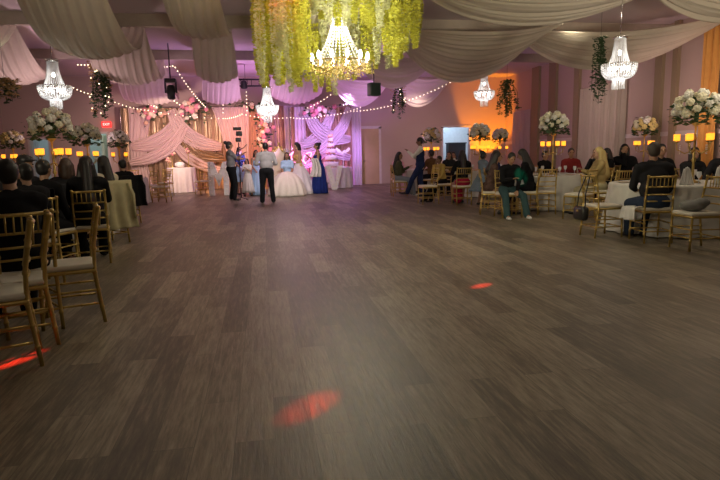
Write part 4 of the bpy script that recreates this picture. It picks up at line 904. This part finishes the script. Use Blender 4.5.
for px,py,fc_,lb in((150,200,300,'gold chiavari chair left of three standing before the blush backdrop'),(162,202,285,'gold chiavari chair nearest of three standing before the blush backdrop'),(166,196,200,'gold chiavari chair farthest of three before the blush backdrop'),(133,196,330,'gold chiavari chair partly hidden behind the black shawl')): c3(px,py,fc_,lb)
# ---------------------------------------------------------------- draped garments, handbag, napkins
def coat(x,y,face,m,label,w=.46,dr=.62,dr2=.35,name='coat'):
    r=empty(name,(x,y,0),-R_(face),label,name)
    sd=random.random()*5
    def fn(u,v):
        s=v*(dr+dr2)-dr2; cx=(u-.5)*w*(1+.25*abs(s))+.02*math.sin(v*7)
        if s<0: yy=-.205-.02; z=.955+s*.9; yy=-.235+.05+.01*math.sin(u*20+sd)
        else: yy=-.275-.06*s-.03*math.sin(u*16+sd)*min(1,s*4); z=.955-s
        if abs(s)<.04: z=.965
        return Vector((cx,yy,z))
    o=MB().grid(fn,28,30).build('cloth',m,r); sl=o.modifiers.new('s','SOLIDIFY'); sl.thickness=.012
    for sg in(-1,1): MB().tube([(sg*w*.42,-.27,.93),(sg*w*.52,-.31,.75),(sg*w*.50,-.33,.50),(sg*w*.52,-.33,.38)],[.05,.055,.045,.04],10,True,.5).build('sleeve',m,r)
    return r
x,y=clear_(*pd(103,8.6,165)); coat(x,y,310,KHAKI,'khaki coat draped over a chair back on the left side',.5,.72)
x,y=clear_(*pd(44,6.6,165)); coat(x,y,20,BLK,'black coat hanging over the chair back left of the long haired woman',.46,.5)
x,y=clear_(*pd(66,7.7,165)); coat(x,y,350,CHAR,'charcoal coat hanging over a chair back behind the spindle back chair',.46,.5)
x,y=clear_(*pd(122,11.3,165)); coat(x,y,320,BLK,'black shawl with fringe hung over a chair back on the left side',.52,.6,name='shawl')
hb=empty('handbag',(4.72,7.60,.0),-R_(88),'black quilted handbag hanging by its strap from a chair back','handbag')
MB().rbox((0,-.10,.36),(.27,.12,.21),.05).build('bag_body',mat('black_quilted_leather',(.02,.02,.02),.35,scale=40,bump=.5),hb)
for s_ in(-1,1): MB().tube([(s_*.10,-.10,.45),(s_*.085,-.09,.65),(s_*.05,-.02,.86),(s_*.045,.0,.935)],.010,6).build('strap',BLACK,hb)
MB().box((0,-.165,.40),(.05,.008,.03)).build('clasp',GOLD,hb)
bu=tag(MB().ell((5.38,6.30,.555),(.17,.14,.075),16,10).ell((5.44,6.22,.60),(.10,.09,.06),12,8).remesh('bundle',clo('grey_bundle_cloth',(.22,.22,.21)),None,.014,4),'grey cloth bundle lying on the seat of the chair at the right edge','bag')
NAP=clo('white_napkin',(.74,.73,.70),var=.05)
def napkin(x,y,z,h,label,g=None,rz=0):
    b=MB(); 
    def fn(u,v):
        a=-1.1+2.2*u; r=.10*(1-v*.75)+.02; return Vector((r*math.sin(a)*(1+.12*math.sin(u*30)),-r*math.cos(a)*.5+.01*math.sin(u*25),h*v*(1-.25*abs(u-.5))))
    o=b.grid(fn,20,8).build('napkin',NAP,None,loc=(x,y,z)); o.rotation_euler[2]=rz; o.modifiers.new('s','SOLIDIFY').thickness=.006; return tag(o,label,'napkin',g)
napkin(6.02,7.22,.757,.26,'tall folded white napkin standing on the nearest right table, left one'); napkin(6.42,7.05,.757,.28,'tall folded white napkin standing at the front of the nearest right table')
# napkin hanging off the man's chair left
nb=MB().grid(lambda u,v:Vector((5.10-.13*min(1,v*2)+.02*math.sin(u*17)-.03*v,6.98+.20*(u-.5)*(1+.5*v),.497-.30*max(0,v-.4)+.006*math.sin(u*9))),16,12).build('napkin',NAP); nb.modifiers.new('s','SOLIDIFY').thickness=.006; tag(nb,'white cloth napkin sliding off the seat of the man in black suit','napkin')
def glass(x,y,z,where,grp):
    g=empty('wine_glass',(x,y,z),0,'clear stemmed glass on the table '+where,'glass',grp); MB().lathe([(.03,0),(.032,.004),(.005,.012),(.004,.08),(.02,.095),(.035,.13),(.034,.165),(.03,.18)],n=12).build('bowl',GLASS,g); return g
GMESH=None
def setting(tx,ty,R,wh,n=6):
    g0=None
    for k in range(n):
        a=2*PI*k/n+.4; 
        px_,py_=tx+R*.60*math.cos(a),ty+R*.60*math.sin(a)
        if g0 is None: g0=glass(px_,py_,.757,wh,'wine glasses on the table '+wh)
        else: dup(g0,(px_,py_,.757),0)
        q=(tx+R*.78*math.cos(a+.28),ty+R*.78*math.sin(a+.28))
        pl=MB().lathe([(.07,.0),(.08,.003),(.125,.014),(.128,.016),(.08,.008),(.001,.007)],n=24).build('plate',mat('gold_rim_plate',(.6,.52,.36),.3),None,loc=(q[0],q[1],.757)); tag(pl,'round plate on the table '+wh,'plate','plates on the table '+wh)
for x,y,R,wh,*_ in (TB[0],TB[1],TB[2],TB[5],TB[6],TB[7]): setting(x,y,R,wh)
# shoe on floor at left
# ---------------------------------------------------------------- lights
for x in(-5.5,1.0,7.5):
    for y in(-1.5,3.5,8.2,13.):
        e=(12 if x==1.0 else 8) if x>0 else 4
        if y<8: e*=.85
        light('AREA',(x,y,4.3),e,(1,.88,.66),.5,(x,y,0))  # added general light under the ceiling, without fixtures
light('POINT',(6.4,7.0,2.9),22,(1,.85,.6),.3); light('POINT',(-2.3,8.5,2.9),13,(1,.8,.65),.3)  # added fill lights without fixtures; the left one brightens the flowers
# added warm spots without fixtures, brightening the ceiling cloth
light('SPOT',(.5,4.0,1.7),420,(1,.86,.60),.3,(3.5,11.,4.4),120,1); light('SPOT',(-3.5,5.,1.7),120,(1,.86,.60),.3,(-2.5,11,4.4),120,1); light('SPOT',(7.4,4.5,1.9),620,(1,.84,.62),.3,(7.6,9.6,4.4),85,1)
# stage LED uplights
light('SPOT',(3.2,20.4,3.4),620,(.66,.36,1),.1,(2.6,23.5,1.8),75,.8); light('SPOT',(1.3,21.6,.1),260,(.85,.30,.9),.1,(1.5,22.8,3.9),110,.9)
light('SPOT',(4.4,22.3,.1),200,(.55,.2,1),.1,(3.8,22.6,3.9),110,.9)
light('SPOT',(-.4,20.6,3.4),520,(1,.42,.28),.1,(-.4,24.0,1.2),75,.8); light('SPOT',(-3.2,19.2,2.7),620,(1,.66,.56),.1,(-3.3,23.5,1.5),95,.8) # warm spot on the left arch
light('SPOT',(-1.35,22.6,.15),70,(1,.35,.05),.08,(-1.6,23.6,1.4),100,.8); light('POINT',(-2.1,23.0,.25),6,(1,.35,.05),.08)
light('SPOT',(-5.2,21.0,.1),200,(1,.38,.68),.1,(-3.4,22.3,4),100,.9)
light('POINT',(2.05,22.9,.9),16,(1,.2,.6),.1); light('POINT',(2.4,22.9,.3),16,(.55,.1,1),.1)
light('SPOT',(3.7,19.6,1.4),130,(.55,.22,1),.1,(3.7,20.7,4),70,.8); light('SPOT',(1.3,19.6,1.6),60,(.65,.25,1),.1,(1.4,21.3,4),70,.8)
# purple wash on ceiling
light('SPOT',(0,19.5,1.0),720,(.80,.42,.90),.3,(-1.5,20.8,4.6),130,1); light('SPOT',(-5.,16,1.2),330,(.95,.62,.68),.3,(-5.,16.5,4.6),140,1); light('SPOT',(4.4,19.0,1.0),330,(.80,.42,.80),.3,(5,19.5,4.6),140,1); light('SPOT',(9.0,12,1.9),110,(1,.66,.58),.3,(10.8,12.5,3.0),140,1); light('SPOT',(8.6,16.5,2.4),80,(1,.66,.62),.3,(10.9,17,2.6),140,1)
# back wall rose wash
light('AREA',(.8,17.5,3.3),40,(1,.62,.72),1.,(.8,17,0))  # added pinkish light without a fixture, brightening the far floor
for x in(-7.5,-3,5.8,7.5): light('SPOT',(x,20.3,3.1),95,(1,.70,.62),.3,(x,24.5,1.7),120,1)
# orange uplight in the corner
light('SPOT',(9.9,23.1,.4),900,(1,.30,.0),.08,(10.1,24.5,2.8),58,.35); light('SPOT',(10.3,10.2,.2),60,(1,.5,.08),.1,(10.95,10.3,3),70,.8)
# corridor light
light('POINT',(xb(455),YB+1.6,3.2),170,(.62,.78,1),.3); light('POINT',(xb(40),YB+1.6,3.0),22,(.6,.85,1),.3); light('POINT',(xb(98),YB+1.6,3.),34,(.75,1,.8),.3)
# party light beams on the floor
for (ax,ay),(bx,by),hz,e,ang in(((277,426),(335,391),2.3,2600,3.2),((463,291),(498,281),2.0,6000,2.0),((-8,371),(46,349),1.7,9000,2.2)):
    a_=gnd(ax,ay); b_=gnd(bx,by); g=(a_+b_)/2; d=(b_-a_).normalized(); sp=g-d*4.2+Vector((0,0,hz))
    light('SPOT',sp,e,(1,.03,.012),.01,g,ang,.9)
g=gnd(513,194,.3); light('SPOT',(4.45,9.0,1.2),220,(.02,1,.4),.02,g,11,.5)
# added soft front fill, no fixture, brightening the standing group
light('SPOT',(1.0,12.5,3.0),750,(1,.90,.85),.3,(.6,18.5,1),60,1)
bw=bpy.data.worlds.new('world'); bpy.context.scene.world=bw; bw.use_nodes=True; bw.node_tree.nodes['Background'].inputs[0].default_value=(.02,.018,.02,1)
sc=bpy.context.scene; sc.view_settings.view_transform='Standard'; sc.view_settings.look='None'; sc.view_settings.exposure=0.; sc.view_settings.gamma=1; sc.view_settings.use_curve_mapping=False
